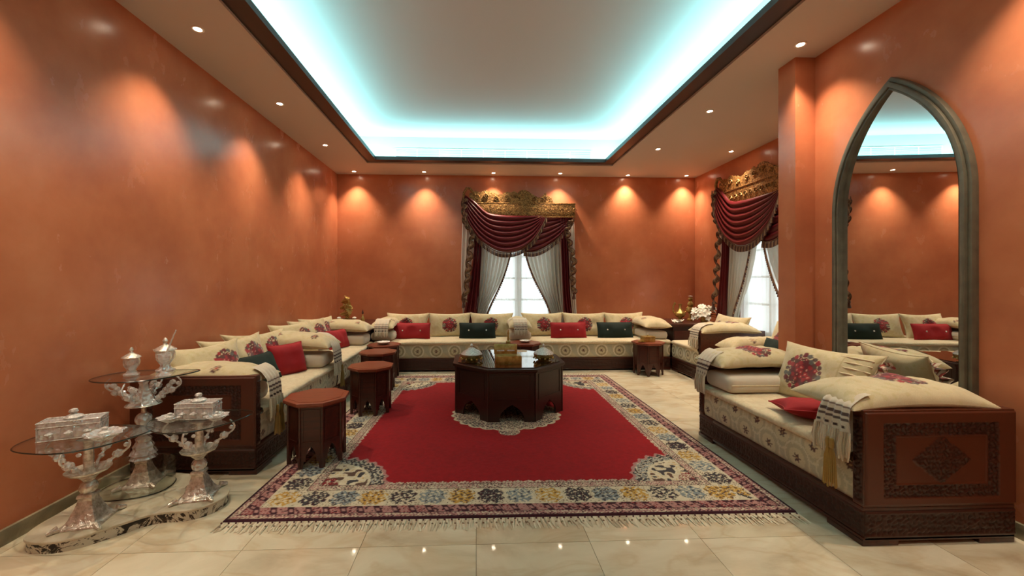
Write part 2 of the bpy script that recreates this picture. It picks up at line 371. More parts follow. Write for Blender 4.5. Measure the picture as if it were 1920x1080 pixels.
# ---------------------------------------------------------------- downlights
spots = [(-2.17,y) for y in (7.3,5.92,4.57,3.25,1.92,.6,-.75)]+[(-.93,7.28),(.31,7.3),(1.52,7.29),(2.79,7.36),(3.88,7.34)]
spots += [(2.69,y) for y in (5.9,4.57,3.26,1.92,.6,-.75)]+[(3.84,5.96),(3.84,4.6)]
ringm = MB().lathe([(.028,0),(.044,0),(.046,-.004),(.040,-.008),(.030,-.006),(.028,0)], 24).mesh('trim_ring'); ringm.materials.append(M['ring'])
bulbm = MB().lathe([(0,-.004),(.015,-.004),(.027,-.002),(.027,0)], 20).mesh('lamp_bulb'); bulbm.materials.append(M['bulb'])
ld = bpy.data.lights.new('lamp_beam', 'SPOT'); ld.energy = SPOT_W; ld.color = (1,.81,.61); ld.spot_size = R(92); ld.spot_blend = 1.0; ld.shadow_soft_size = .028
def pos_words(x, y):
    if y > 7.2: return ['in the back ceiling row, nearest the left corner','in the back ceiling row, second from the left corner','in the back ceiling row, above the left half of the curtain cornice','in the back ceiling row, above the right end of the curtain cornice','in the back ceiling row, level with the right edge of the cove','in the back ceiling row, nearest the alcove corner'][[-2.17,-.93,.31,1.52,2.79,3.88].index(x)]
    if x == 3.84: return 'in the alcove ceiling above the side window, %s one' % ('farther' if y > 5 else 'nearer')
    s = 'left' if x < 0 else 'right'; k = {5.9:'farthest along',5.92:'farthest along',4.57:'second from far end of',3.25:'above the near sofa in',3.26:'beside the pillar in',1.92:'beyond the frame edge in',.6:'over the camera in',-.75:'behind the camera in'}[y]
    return '%s the %s ceiling row' % (k, s)
for x, y in spots:
    t_ = thing('recessed_downlight', 'round warm downlight '+pos_words(x, y), 'downlight', (x, y, CEIL), 0, 'ceiling downlights')
    for nm, me in (('trim_ring', ringm), ('lamp_bulb', bulbm)):
        o = bpy.data.objects.new(nm, me); o.parent = t_; C.objects.link(o)
    o = bpy.data.objects.new('lamp_beam', ld); o.parent = t_; o.location = (0,0,-.02); C.objects.link(o)
# air vent on the recess wall
v = thing('air_vent', 'long white slotted air vent inside the glowing ceiling cove', 'vent', (-1.37, ry1, 3.49))
VW = 3.35
MB().box(0,VW,-.012,0,0,.02).box(0,VW,-.012,0,.155,.175).box(0,.02,-.012,0,.02,.155).box(VW-.02,VW,-.012,0,.02,.155).build('vent_frame', M['white_paint'], v, smooth=False)
MB().box(.02,VW-.02,-.004,0,.02,.155).build('vent_back', mat('vent_shadow', (120,130,130), .6), v, smooth=False)
sm = MB().box(.02,VW-.02,-.012,-.006,0,.009).mesh('slat', smooth=False); sm.materials.append(M['white_paint'])
for k in range(7):
    o = bpy.data.objects.new('slat', sm); o.parent = v; o.location = (0,0,.028+k*.018); C.objects.link(o)
for k in range(1,9): MB().box(k*VW/9-.006,k*VW/9+.006,-.014,0,.02,.155).build('divider', M['white_paint'], v, smooth=False)

# ---------------------------------------------------------------- rug
RC = {k: lin(c_) for k, c_ in dict(red=(152,0,12), cream=(214,200,170), maroon=(58,10,26), pink=(176,128,120), yellow=(196,152,66), grey=(62,58,60), blue=(134,142,142), brown=(96,70,56), dred=(128,20,30)).items()}
def rug():
    Wd, Ld = 3.43, 3.68; nx, ny = 560, 600
    u = np.linspace(0, Wd, nx); v_ = np.linspace(0, Ld, ny); U, V = np.meshgrid(u, v_)
    dx = np.minimum(U, Wd-U); dy = np.minimum(V, Ld-V); d = np.minimum(dx, dy)
    along = np.where(dx < dy, V, U)                       # coordinate along the border
    K = np.empty(U.shape+(3,)); K[:] = RC['red']
    def put(mask, c_): K[mask] = RC[c_] if isinstance(c_, str) else c_
    o1 = ornament(U*75, V*75); o2 = ornament(U*130+3, V*130)
    vv = vnoise(U*30, V*30, 3)
    # field edge lace, scalloped
    sc_ = .415+.016*np.abs(np.sin(along*PI/.075))+.008*np.abs(np.sin(along*PI/.025))
    lace = d < sc_
    put(lace, 'pink'); put(lace & (o2 > .1), 'cream'); put(lace & (o2 < -.42), 'brown')
    # corner motifs
    cr = np.hypot(dx-.40, dy-.40); an = np.arctan2(dy-.40, dx-.40)
    rc = .43*(1+.05*np.abs(np.sin(an*13))+.03*np.sin(an*29))
    cm = (cr < rc) & (d > .40)
    put(cm, 'cream'); put(cm & (cr > .33) & (o1 > .0), 'grey'); put(cm & (cr > .33) & (o1 < -.35), 'blue'); put(cm & (cr > rc-.022), 'pink')
    fl_ = vnoise(U*24, V*24, 9); put(cm & (cr < .31) & (fl_ > .68), 'grey'); put(cm & (cr < .31) & (fl_ < .26), 'brown'); put(cm & (cr < .31) & (fl_ > .47) & (fl_ < .52) & (o2 > 0), 'yellow')
    put(cm & (cr < .12) & (o2 > -.1), 'dred')
    # border bands
    def band(a, b): return (d >= a) & (d < b)
    b = band(.335, .40); put(b, 'cream'); put(b & (o2 > .15), 'pink'); put(b & (o2 < -.35), 'maroon'); put(band(.395,.402), 'brown'); put(band(.335,.342), 'brown')
    b = band(.145, .335); put(b, 'cream')
    Pm = .19; along2 = along-.24; idx = np.floor(along2/Pm+.5).astype(int); lu = (along2-idx*Pm)/(Pm*.5); lv = (d-.24)/.095
    rad = np.maximum(np.abs(lu), np.abs(lv))*.6+.4*np.hypot(lu, lv)+.10*np.cos(8*np.arctan2(lv, lu))
    blk = b & (rad < .86); q = idx % 3
    for k, (c1, c2, c3) in enumerate((('yellow','brown','cream'), ('grey','maroon','cream'), ('blue','grey','cream'))):
        mk = blk & (q == k); put(mk, c1); put(mk & (o1 > .40), 'cream'); put(mk & (o1 < -.38), c2); put(mk & (o2 > .62), 'cream')
    put(b & ~blk & (o2 > .55), 'brown')
    b = band(.065, .137); put(b, 'maroon'); q2 = (along*1.0+d*.5)/.105; f2 = q2-np.floor(q2)
    put(b & (f2 < .62) & (o1 > -.35), 'pink'); put(b & (f2 < .62) & (o2 > .45), 'dred'); put(b & (f2 > .7) & (f2 < .9) & (np.abs(d-.1) < .016), 'pink')
    put(band(.137,.145), 'cream'); put(band(.058,.065), 'maroon')
    b = band(.02, .058); put(b, 'pink'); put(b & (o2 > .3), 'cream'); put(b & (o2 < -.4), 'maroon'); put(band(0, .02), 'maroon')
    # centre medallion
    ex, ey = (U-1.76)/.56, (V-1.90)/.48; er = np.hypot(ex, ey); ea = np.arctan2(ey, ex)
    rm = 1+.06*np.abs(np.sin(ea*12))
    md = er < rm
    tip = (np.abs(U-1.76) < .10*(1-np.clip((.57-np.abs(V-1.90))*-1, 0, 1))) & (np.abs(V-1.90) < .62) & (np.hypot((U-1.76), (np.abs(V-1.90)-.53)) < .10)
    md2 = md | tip
    put(md2, 'cream'); put(md2 & (o1 > .12), 'grey'); put(md2 & (o1 < -.45), 'brown'); put(md2 & (o2 > .5), 'pink'); put(md & (er > rm-.05), 'cream')
    K *= (.78+.28*vnoise(U*55, V*55, 5)*.6+.12*vv)[..., None]
    # subtle pile brush marks in the red field
    K *= (.93+.14*vnoise(U*2.2, V*3.5, 11))[..., None]
    # skewed outline as laid on the floor
    c00, c10, c11, c01 = np.array((-1.48,2.42)), np.array((1.95,2.385)), np.array((1.95,6.05)), np.array((-1.33,6.10))
    a, b_ = (U/Wd)[..., None], (V/Ld)[..., None]
    Pp = c00*(1-a)*(1-b_)+c10*a*(1-b_)+c11*a*b_+c01*(1-a)*b_
    Z = .011+.0012*vnoise(U*40, V*40, 1); Z[0] = Z[-1] = .001; Z[:, 0] = Z[:, -1] = .001
    root = thing('rug', 'large red carpet with cream floral border and corner motifs under the octagonal table', 'rug', (0,0,0))
    link('pile', grid_mesh('pile', [(Pp[..., 0], Pp[..., 1], Z, K)]), M['rug'], root)
    for nm, A, B, sgn in (('fringe', c00, c10, -1), ('fringe', c01, c11, 1)):
        f = MB(); n = 330
        for i in range(n):
            p = A+(B-A)*(i+.5)/n; l = .10*(.8+.4*random.random()); dxx = random.uniform(-.02,.02); w = .0055
            f.col = tuple(lin(random.choice([(222,208,178),(208,192,160),(190,172,142)])))
            f.add([(p[0]-w,p[1],.004),(p[0]+w,p[1],.004),(p[0]+dxx*.4+w,p[1]+sgn*l*.5,.006),(p[0]+dxx*.4-w,p[1]+sgn*l*.5,.006),(p[0]+dxx,p[1]+sgn*l,.002),(p[0]+dxx+.008,p[1]+sgn*l*.97,.002)],
                  [(0,1,2,3),(3,2,5,4)])
            if i % 4 == 0:
                f.col = tuple(lin((84,40,44))); f.ball(p[0], p[1]+sgn*.012, .006, .006, 6)
            if i % 4 == 2:
                f.col = tuple(lin((150,130,104))); f.ball(p[0]+dxx*.4, p[1]+sgn*.05, .006, .006, 6)
        f.build(nm, M['trim'], root)['kind'] = 'stuff'
rug()

# ---------------------------------------------------------------- octagonal table and stools
def octa(ap, a0=PI/8): r = ap/math.cos(PI/8); return [(r*math.cos(a0+k*PI/4), r*math.sin(a0+k*PI/4)) for k in range(8)]
def arch(w, h, n=7):    # pointed ogee arch outline, right foot -> top -> left foot (x,z)
    pts = []
    for i in range(n+1):
        t_ = i/n; pts.append((w/2*(1-t_**2.2)*(1 if t_ > .0 else 1), h*(t_**.8)))
    return pts+[(-x, z) for x, z in reversed(pts[:-1])]
def oct_piece(root, ap, H, aw, ah, th, topover, toph, mside, mtop, foot=0, relief=True):
    sw = 2*ap*math.tan(PI/8)
    for k in range(8):
        a = -PI/2+k*PI/4
        mb = MB(); mb.M = Matrix.Rotation(a+PI/2, 4, 'Z') @ Matrix.Translation((0,-ap,0))
        A = arch(aw, ah)
        if foot: A = [(sw/2-foot, 0), (sw/2-foot*1.25, ah*.35)]+[(x*.7, ah*.35+z*.75) for x, z in A]+[(-sw/2+foot*1.25, ah*.35), (-sw/2+foot, 0)]
        poly = [(-sw/2,0), (-sw/2,H), (sw/2,H), (sw/2,0)]+A
        mb.wallpoly(poly, 0, th)
        p = mb.build('side_panel', mside, root, smooth=False)
        if relief:
            r_ = MB(); r_.M = mb.M; z0 = ah*1.25; e = sw*.10
            r_.box(-sw/2+e, sw/2-e, -.004, 0, H-.03-.012, H-.03).box(-sw/2+e, sw/2-e, -.004, 0, z0, z0+.012)
            r_.box(-sw/2+e, -sw/2+e+.01, -.004, 0, z0, H-.03).box(sw/2-e-.01, sw/2-e, -.004, 0, z0, H-.03)
            r_.build('moulding', mside, p, smooth=False)
        c_ = MB(); r0 = ap/math.cos(PI/8); aa = a+PI/8
        c_.lathe([(.012,0),(.012,H)], 6, (r0-.004)*math.cos(aa), (r0-.004)*math.sin(aa)); c_.build('corner_post', mside, root)
    o = MB(); o.prism(octa(ap+topover), H, H+toph).prism(octa(ap+topover*.5), H-.012, H)
    return o.build('top', mtop, root, bev=.005, smooth=False)
ct = thing('octagonal_coffee_table', 'large low octagonal dark wood table with glass top in the middle of the rug', 'table', (.355,4.60,.012))
oct_piece(ct, .575, .50, .25, .17, .02, .03, .028, M['wood_dark'], M['wood_dark'])
MB().prism(octa(.55), .528, .536).build('glass_top', M['table_glass'], ct, bev=.002, smooth=False)
def stool(loc, label, rz=0):
    t_ = thing('octagonal_stool', label, 'stool', loc, rz, 'octagonal wooden side stools')
    oct_piece(t_, .195, .47, .11, .15, .012, .032, .024, M['wood'], M['wood_top'], .022)
    ins = MB(); ins.prism(octa(.19), .494, .496); ins.build('inlay', M['wood_top'], t_, smooth=False)
    return t_
stool((-1.26,3.27,.012), 'octagonal carved wood stool nearest the camera, standing on the rug corner', R(8))
stool((-1.14,4.45,.012), 'octagonal carved wood stool, second from the camera along the left sofas', R(4))
stool((-1.28,5.35,.012), 'octagonal carved wood stool half hidden behind the second left stool', R(4))
stool((-1.36,6.05,0), 'octagonal carved wood stool in the far left corner where two sofas meet')
stool((2.64,6.13,0), 'octagonal carved wood stool with a brass box before the back sofa', R(0))
stool((.74,6.14,0), 'octagonal carved wood stool behind the coffee table, between the two back sofas')

# ---------------------------------------------------------------- patterns for textiles
FC = {k: lin(c_) for k, c_ in dict(cream=(212,195,154), cream2=(196,176,130), red=(158,24,34), dred=(104,18,28), pink=(214,150,130), brown=(88,52,42), grey=(96,92,86), pale=(196,188,166), beige=(186,164,122)).items()}
_r = np.random.default_rng(3); BL = []
for ring_, n_b in ((0,1),(.22,6),(.42,11),(.62,16),(.82,22)):
    for k in range(n_b): BL.append((ring_*math.cos(2*PI*k/n_b+ring_*3)+_r.uniform(-.02,.02), ring_*math.sin(2*PI*k/n_b+ring_*3)+_r.uniform(-.02,.02), ring_))
def medallion(K, X, Y, cx, cy, r):
    x, y = (X-cx)/r, (Y-cy)/r; dd = np.hypot(x, y); mk = dd < 1.05
    if not mk.any(): return
    best = np.full(X.shape, 9.); bi = np.zeros(X.shape, int)
    for i, (a, b, g) in enumerate(BL):
        q = np.hypot(x-a, y-b); s_ = q < best; best[s_] = q[s_]; bi[s_] = i
    for i, (a, b, g) in enumerate(BL):
        s_ = (bi == i) & mk
        c1 = ('red','dred','red')[i % 3] if g < .55 else (('red','brown','grey','dred','brown')[i % 5])
        lim = .105 if g < .55 else .098+.02*(i % 3); K[s_ & (best < lim)] = FC[c1]
        if i % 3 == 0 or g < .3: K[s_ & (best < .036)] = FC['pink'] if g < .7 else FC['grey']
        K[s_ & (best >= .105) & (dd < .66)] = FC['dred'] if (i % 3) else FC['brown']
def base_cloth(X, Y, seed=0):
    K = np.empty(X.shape+(3,)); K[:] = FC['cream']; n1 = vnoise(X*28+seed, Y*28, 2); K *= (.95+.08*n1)[..., None]; K[ornament(X*48+seed, Y*48) > .38] *= np.array((.93,.92,.82))
    n2 = vnoise(X*4+seed, Y*4, 6); K *= (.9+.16*n2)[..., None]; return K
def mattress_cloth(X, Z, pitch, rows, fr):
    K = np.empty(X.shape+(3,)); K[:] = lin((206,192,154))
    w = np.sin(X*2*PI/pitch/1.0+3*np.sin(Z*9)); K[(w > .55)] = lin((190,182,152)); 
    cells = vnoise(X*45, Z*45, 4); K[cells > .72] *= .93
    for ri, (z0, off) in enumerate(rows):
        lx = (X-off)/pitch; lx = (lx-np.round(lx))*pitch; lz = Z-z0; q = np.hypot(lx, lz*1.0); a = np.arctan2(lz, lx)
        far = fr < .029; K[(q > fr*2.0) & (q < fr*2.7)] = lin((160,146,112)) if far else lin((188,176,142)); K[(q > fr*3.0) & (q < fr*(3.6 if far else 3.3))] = lin((232,222,196)) if far else lin((218,206,174))
        K[(q <= fr*2.0)] = lin((212,198,160))
        K[q < fr*(.78+.3*np.cos(6*a))] = FC['brown']; K[(q < fr*.22)] = lin((176,140,90))
    return K

def pillow_mesh(name, w, h, t_, pat=None, n=44, pinch=.08, seed=0, sag=0):
    u = np.sin(np.linspace(-PI/2, PI/2, n)*.999)*1.0; u = .5*u+.5*np.linspace(-1,1,n)
    U, V = np.meshgrid(u, u)
    X = w/2*U*(1-pinch*(1-V**2)*np.abs(U)**3); Y = h/2*V*(1-pinch*(1-U**2)*np.abs(V)**3)
    prof = np.clip((1-np.abs(U)**2.6)*(1-np.abs(V)**2.6), 0, 1)**.5
    if name == 'bolster': prof = np.clip(1-np.abs(V)**2.2, 0, 1)**.5*np.clip(1-np.abs(U)**5, 0, 1)**.5
    wr = (vnoise(X*9+seed*3, Y*9, seed)-.5)*.030*prof+(vnoise(X*24+seed, Y*10, seed+3)-.5)*.010*prof
    Zt = t_/2*prof*(1.06)+wr; Zb = -t_/2*prof+wr*.5
    if name == 'bolster': Zb = Zb*.55
    if sag: Zt = Zt-sag*np.abs(U)**2; Zb = Zb-sag*np.abs(U)**2
    K = pat(X, Y) if pat else None
    Kb = base_cloth(X, Y) if pat else None
    return grid_mesh(name, [(X, Y, Zt, K), (X[:, ::-1], Y[:, ::-1], Zb[:, ::-1], Kb)])
def med_pat(cx, cy, r, seed=0, extra=None):
    def f(X, Y):
        K = base_cloth(X, Y, seed); medallion(K, X, Y, cx, cy, r)
        if extra: extra(K, X, Y)
        return K
    return f
def small_flowers(spots_, r):
    def f(X, Y):
        K = base_cloth(X, Y)
        for a, b in spots_:
            q = np.hypot(X-a, Y-b); an = np.arctan2(Y-b, X-a); K[q < r*(1+.2*np.cos(7*an))] = FC['brown']; K[q < r*.6] = FC['beige']; K[q < r*.35] = FC['red']
        return K
    return f
PM = {}
def frame_of(loc, rz): return Matrix.Translation(loc) @ Matrix.Rotation(rz, 4, 'Z')
def put(o, F, lx, ly, lz, rx=0, rz=0, ry=0):
    o.matrix_world = F @ Matrix.Translation((lx, ly, lz)) @ Matrix.Rotation(R(rz), 4, 'Z') @ Matrix.Rotation(R(ry), 4, 'Y') @ Matrix.Rotation(R(rx), 4, 'X')
    return o
def piping(o, w, h, pinch, r, mt):
    pts = []
    for k in range(72):
        q = k/18; s = int(q); f = (q-s)*2-1
        U, V = ((f,-1),(1,f),(-f,1),(-1,-f))[s]
        pts.append((w/2*U*(1-pinch*(1-V**2)*abs(U)**3), h/2*V*(1-pinch*(1-U**2)*abs(V)**3), 0))
    MB().tube(pts, r, 5, closed=True).build('piping', mt, o)
def cushion(kind, label, F, lx, ly, lz, rx, rz=0, w=.74, h=.46, t_=.2, pat=None, mt=None, group=None, n=44, seed=0, buttons=False, ry=0, pinch=.08, sag=0, cat='cushion', pip=True):
    me = pillow_mesh(kind, w, h, t_, pat, n, pinch, seed, sag)
    o = link(kind, me, mt or M['print']); tag(o, label, cat, group); put(o, F, lx, ly, lz, rx, rz, ry)
    if pip: piping(o, w, h, pinch, .005, M['cover'] if mt is None else (mt))
    if buttons:
        for s in (-1, 1): MB().ball(s*w*.24, 0, t_*.5+.002, .013, 8, .6).build('button', M['silver_lid'], o)
    return o

# ---------------------------------------------------------------- sofas
def relief_panel(name, W_, H_, parent, Mx, design, res=.006, amp=.008):
    nx, nz = max(int(W_/res), 4), max(int(H_/res), 4)
    X, Z = np.meshgrid(np.linspace(0, W_, nx), np.linspace(0, H_, nz)); hgt, K = design(X, Z, W_, H_)
    hgt[0] = hgt[-1] = 0; hgt[:, 0] = hgt[:, -1] = 0
    me = grid_mesh(name, [(X, -hgt*amp, Z, K)]); o = link(name, me, M['relief'], parent); o.matrix_local = Mx; return o
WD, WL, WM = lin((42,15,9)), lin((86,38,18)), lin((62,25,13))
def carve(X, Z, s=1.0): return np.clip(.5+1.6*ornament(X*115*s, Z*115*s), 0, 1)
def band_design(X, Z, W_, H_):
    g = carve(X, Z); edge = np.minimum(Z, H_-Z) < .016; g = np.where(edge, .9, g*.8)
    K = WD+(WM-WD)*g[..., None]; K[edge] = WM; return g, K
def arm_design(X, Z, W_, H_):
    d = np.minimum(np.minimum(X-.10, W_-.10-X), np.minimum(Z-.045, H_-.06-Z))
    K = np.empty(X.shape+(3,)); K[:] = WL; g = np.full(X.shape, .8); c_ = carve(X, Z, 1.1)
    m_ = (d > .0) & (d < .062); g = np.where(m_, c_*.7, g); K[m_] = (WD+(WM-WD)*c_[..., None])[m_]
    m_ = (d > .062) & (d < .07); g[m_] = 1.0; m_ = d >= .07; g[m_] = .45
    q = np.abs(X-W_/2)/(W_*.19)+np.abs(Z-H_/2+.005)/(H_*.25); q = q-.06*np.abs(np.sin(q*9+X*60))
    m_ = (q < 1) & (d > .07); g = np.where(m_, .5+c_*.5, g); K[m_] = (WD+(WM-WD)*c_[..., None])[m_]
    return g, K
def notch_fix(me, notch):
    if notch:
        for v in me.vertices:
            if v.co.x < notch[0]+.01: v.co.y = min(v.co.y, notch[1])
def sofa(name, label, loc, rz, L_, D, arm0=False, arm1=False, pitch=.25, rows=((.12,.0),(.04,.125)), fr=.022, near=False, seed=0, notch=None):
    root = thing(name, label, 'sofa', loc, rz, 'low moroccan-style sofas around the room')
    b = MB(); nx_, nd_ = notch or (0, D)
    if notch: b.box(0, nx_, 0, nd_, .03, .205)
    b.box(nx_, L_, 0.0, D, .03, .185).box(nx_, L_, -.008, D, .185, .205).box(nx_, L_, -.008, D, .025, .045)
    b.build('base', M['wood'], root, bev=.003)
    for s in (0.0, L_-.22):
        for yy in (-.012, (nd_ if s < nx_ else D)-.2): MB().box(s, s+.22, yy, yy+.2, 0, .03).build('foot', M['wood'], root, bev=.004)
    n_ = max(1, round(L_/1.2))
    for k in range(n_): relief_panel('carved_band', L_/n_, .14, root, Matrix.Translation((k*L_/n_, -.001, .045)), band_design, .007 if near else .011)
    x0, x1 = (.065 if arm0 else 0.0), (L_-.065 if arm1 else L_)
    # mattress: front face as printed cloth, slightly bulging
    nx, nz = int((x1-x0)/.0085), 30
    X, Z = np.meshgrid(np.linspace(x0+.004, x1-.004, nx), np.linspace(0, .235, nz)); v01 = Z/.235
    Yf = .02-.018*np.sin(PI*v01)**.5+(vnoise(X*3, Z*8, seed)-.5)*.012
    K = mattress_cloth(X, Z, pitch, rows, fr); K *= (.92+.12*vnoise(X*6, Z*6, 8))[..., None]
    top = np.linspace(0, 1, 6)
    Xt, T = np.meshgrid(X[0], top); Yt = .02+T*(D-.04); Zt = np.full(Xt.shape, .235)
    Kt = np.empty(Xt.shape+(3,)); Kt[:] = FC['cream']
    side = []
    for sx in (0, -1):
        Ys, Zs = np.meshgrid(np.linspace(.02, D-.02, 12), np.linspace(0, .235, 6)); Ks = np.empty(Ys.shape+(3,)); Ks[:] = FC['cream']
        side.append((np.full(Ys.shape, X[0, sx]), Ys, Zs, Ks))
    me = grid_mesh('mattress', [(X, Yf, Z, K), (Xt, Yt, Zt, Kt)]+side); notch_fix(me, notch); o = link('mattress', me, M['print'], root); o.location = (0,0,.205)
    # seat quilt, rounded slab
    nx = max(int((x1-x0)/.03), 8); xs = np.linspace(x0+.004, x1-.004, nx)
    prof = [(.05,.425),(.0,.42),(-.016,.432),(-.02,.448),(-.012,.468),(.02,.478),(.1,.48)]+[(D*q,.481) for q in (.25,.4,.55,.7,.85)]+[(D-.01,.478),(D-.01,.44)]
    PY_ = np.array([p[0] for p in prof]); PZ_ = np.array([p[1] for p in prof])
    Xg, Pg = np.meshgrid(xs, np.arange(len(prof))); Yg = PY_[Pg.astype(int)]; Zg = PZ_[Pg.astype(int)]
    wv = (vnoise(Xg*5+seed, Yg*5, 2)-.5)*.012; Zg = Zg+wv*(Pg > 3); Yg = Yg+(vnoise(Xg*7+seed, Yg*0, 5)-.5)*.014*(Pg < 6)
    me = grid_mesh('seat_quilt', [(Xg, Yg, Zg, None)]); notch_fix(me, notch); link('seat_quilt', me, M['cover'], root)
    for flag, xx in ((arm0, 0.0), (arm1, L_-.065)):
        if not flag: continue
        a = MB().box(xx, xx+.065, -.005, nd_ if xx < nx_ else D, .205, .72); ar = a.build('arm', M['wood_side'], root, bev=.004)
        relief_panel('front_carving', .05, .46, ar, Matrix.Translation((xx+.0075, -.006, .22)), band_design, .005)
        if near:
            if xx > 0: Mx = Matrix.Translation((L_+.001, 0, .215)) @ Matrix.Rotation(R(90), 4, 'Z')
            else: Mx = Matrix.Translation((-.001, D, .215)) @ Matrix.Rotation(R(-90), 4, 'Z')
            relief_panel('side_carving', D, .495, ar, Mx, arm_design, .005, .010)
    if near:
        Mx = Matrix.Translation((L_+.001, 0, .045)) @ Matrix.Rotation(R(90), 4, 'Z') if arm1 and L_ < 1.7 else Matrix.Translation((-.001, D, .045)) @ Matrix.Rotation(R(-90), 4, 'Z')
        relief_panel('carved_band', D, .14, root, Mx, band_design, .006)
    return root, frame_of(loc, rz)

_, FR = sofa('low_sofa', 'cream floral low sofa with carved dark wood arms under the arched mirror', (2.06,3.66,0), R(-90), 1.59, .84, True, True, .25, ((.185,.0),(.065,.125)), .032, True, 0, (.22, .73))
_, FL1 = sofa('low_sofa', 'cream low sofa with carved wood end arm along the left wall, nearest the crystal stands', (-1.61,3.02,0), R(90), 1.75, .88, True, False, .25, ((.17,.0),(.06,.125)), .03, True, 2)
_, FL2 = sofa('low_sofa', 'cream low sofa along the left wall, the farther one reaching the back corner', (-1.61,4.78,0), R(90), 1.6, .88, False, False, .28, ((.115,.0),), .028, False, 3)
_, FB1 = sofa('low_sofa', 'cream low sofa under the back wall, left of the window centre', (-1.60,6.40,0), 0, 2.33, .88, False, False, .29, ((.115,.1),), .028, False, 4)
_, FB2 = sofa('low_sofa', 'cream low sofa under the back wall, right of the window centre', (.74,6.40,0), 0, 2.38, .88, False, False, .29, ((.115,.1),), .028, False, 5)
_, FA1 = sofa('low_sofa', 'short cream low sofa with wooden arm beside the far right corner table', (3.14,6.39,0), R(-90), .85, .92, False, True, .22, ((.115,.05),), .028, False, 6)
_, FA2 = sofa('low_sofa', 'cream low sofa under the side window, mostly hidden behind the pillar', (3.14,5.28,0), R(-90), 1.5, .92, False, False, .25, ((.115,.05),), .028, False, 7)

G1 = 'flowered back cushions'; HB = dict(h=.44, t_=.19)
# back-sofa cushions
bk = [(FB1,.42,'nearest the left corner table'),(FB1,1.14,'second from the left on the back sofa, beside the dark green one'),(FB1,1.86,'below the left half of the back window'),
      (FB2,.42,'below the right half of the back window'),(FB2,1.14,'right of the curtain on the back sofa, behind the small red cushion'),(FB2,1.86,'at the right end of the back sofa, behind the dark green cushion')]
for i, (F, lx, w_) in enumerate(bk):
    cushion('back_cushion', 'cream medallion cushion '+w_, F, lx, .60+.02*(i % 2), .665, 72, (-7,5,-5,6,-4,7)[i], .76, pat=med_pat(0.0,-.01,.135,i), group=G1, seed=i, n=70, pinch=.13, **HB)
for i, (F, lx, mt_, lab) in enumerate([(FB1,.54,'velvet_red','small red velvet cushion with two buttons at left on the back wall sofa'),(FB1,1.62,'velvet_green','small dark green cushion left of the window centre on the back sofa'),
      (FB2,.80,'velvet_red','small red velvet cushion right of the window centre on the back sofa'),(FB2,1.59,'velvet_green','small dark green cushion at right on the back wall sofa')]):
    cushion('lumbar_cushion', lab, F, lx, .33, .60, 74, 0, .60, .27, .13, None, M[mt_], 'small velvet cushions', 26, i, True, pinch=.03)

def bolster(F, lx, lz, label, side=1, w=.86, h=.42, t_=.2, ly=.36, pat=None, n=44, rx=0, seed=0, group='flowered bolsters over sofa ends', ry=0, rz=90):
    return cushion('bolster', label, F, lx, ly, lz, rx, rz, w, h, t_, pat or small_flowers([(-.1,-.12),(.28,-.12),(-.1,.12),(.28,.12)], .035), None, group, n, seed, False, ry, .05, .03, 'bolster', pip=False)
def folded(F, lx, lz, label, ly=.40, w=.78, h=.40, t_=.13):
    n = 20; me = MB().box(-w/2,w/2,-h/2,h/2,-t_/2,t_/2).mesh('folded_cushion', bev=t_*.45, seg=5, ang=60)
    o = link('folded_cushion', me, M['linen']); tag(o, label, 'cushion', 'plain folded cushions'); put(o, F, lx, ly, lz, 0, 90)
    MB().tube([(-w/2+.02,-h/2-.001,0),(w/2-.02,-h/2-.001,0)], .004, 5).build('seam', M['cover'], o)
    return o
def tassel(F, parent, lx, ly, lz, l=.18, col=(178,140,66), r=.022):
    t_ = MB(); c1 = lin(col)
    for k in range(16):
        a = 2*PI*k/16; t_.col = tuple(c1*random.uniform(.7,1.1)); t_.tube([(0,0,0),(r*.7*math.cos(a), r*.7*math.sin(a), -l*.3),(r*math.cos(a), r*math.sin(a), -l*random.uniform(.9,1))], .0035, 4)
    t_.col = tuple(c1*.8); t_.lathe([(0,.035),(.01,.03),(.014,.01),(.012,-.02),(0,-.03)], 10)
    o = t_.build('tassel', M['trim'], parent); o.matrix_parent_inverse = Matrix.Identity(4); o.location = (lx, ly, lz); return o
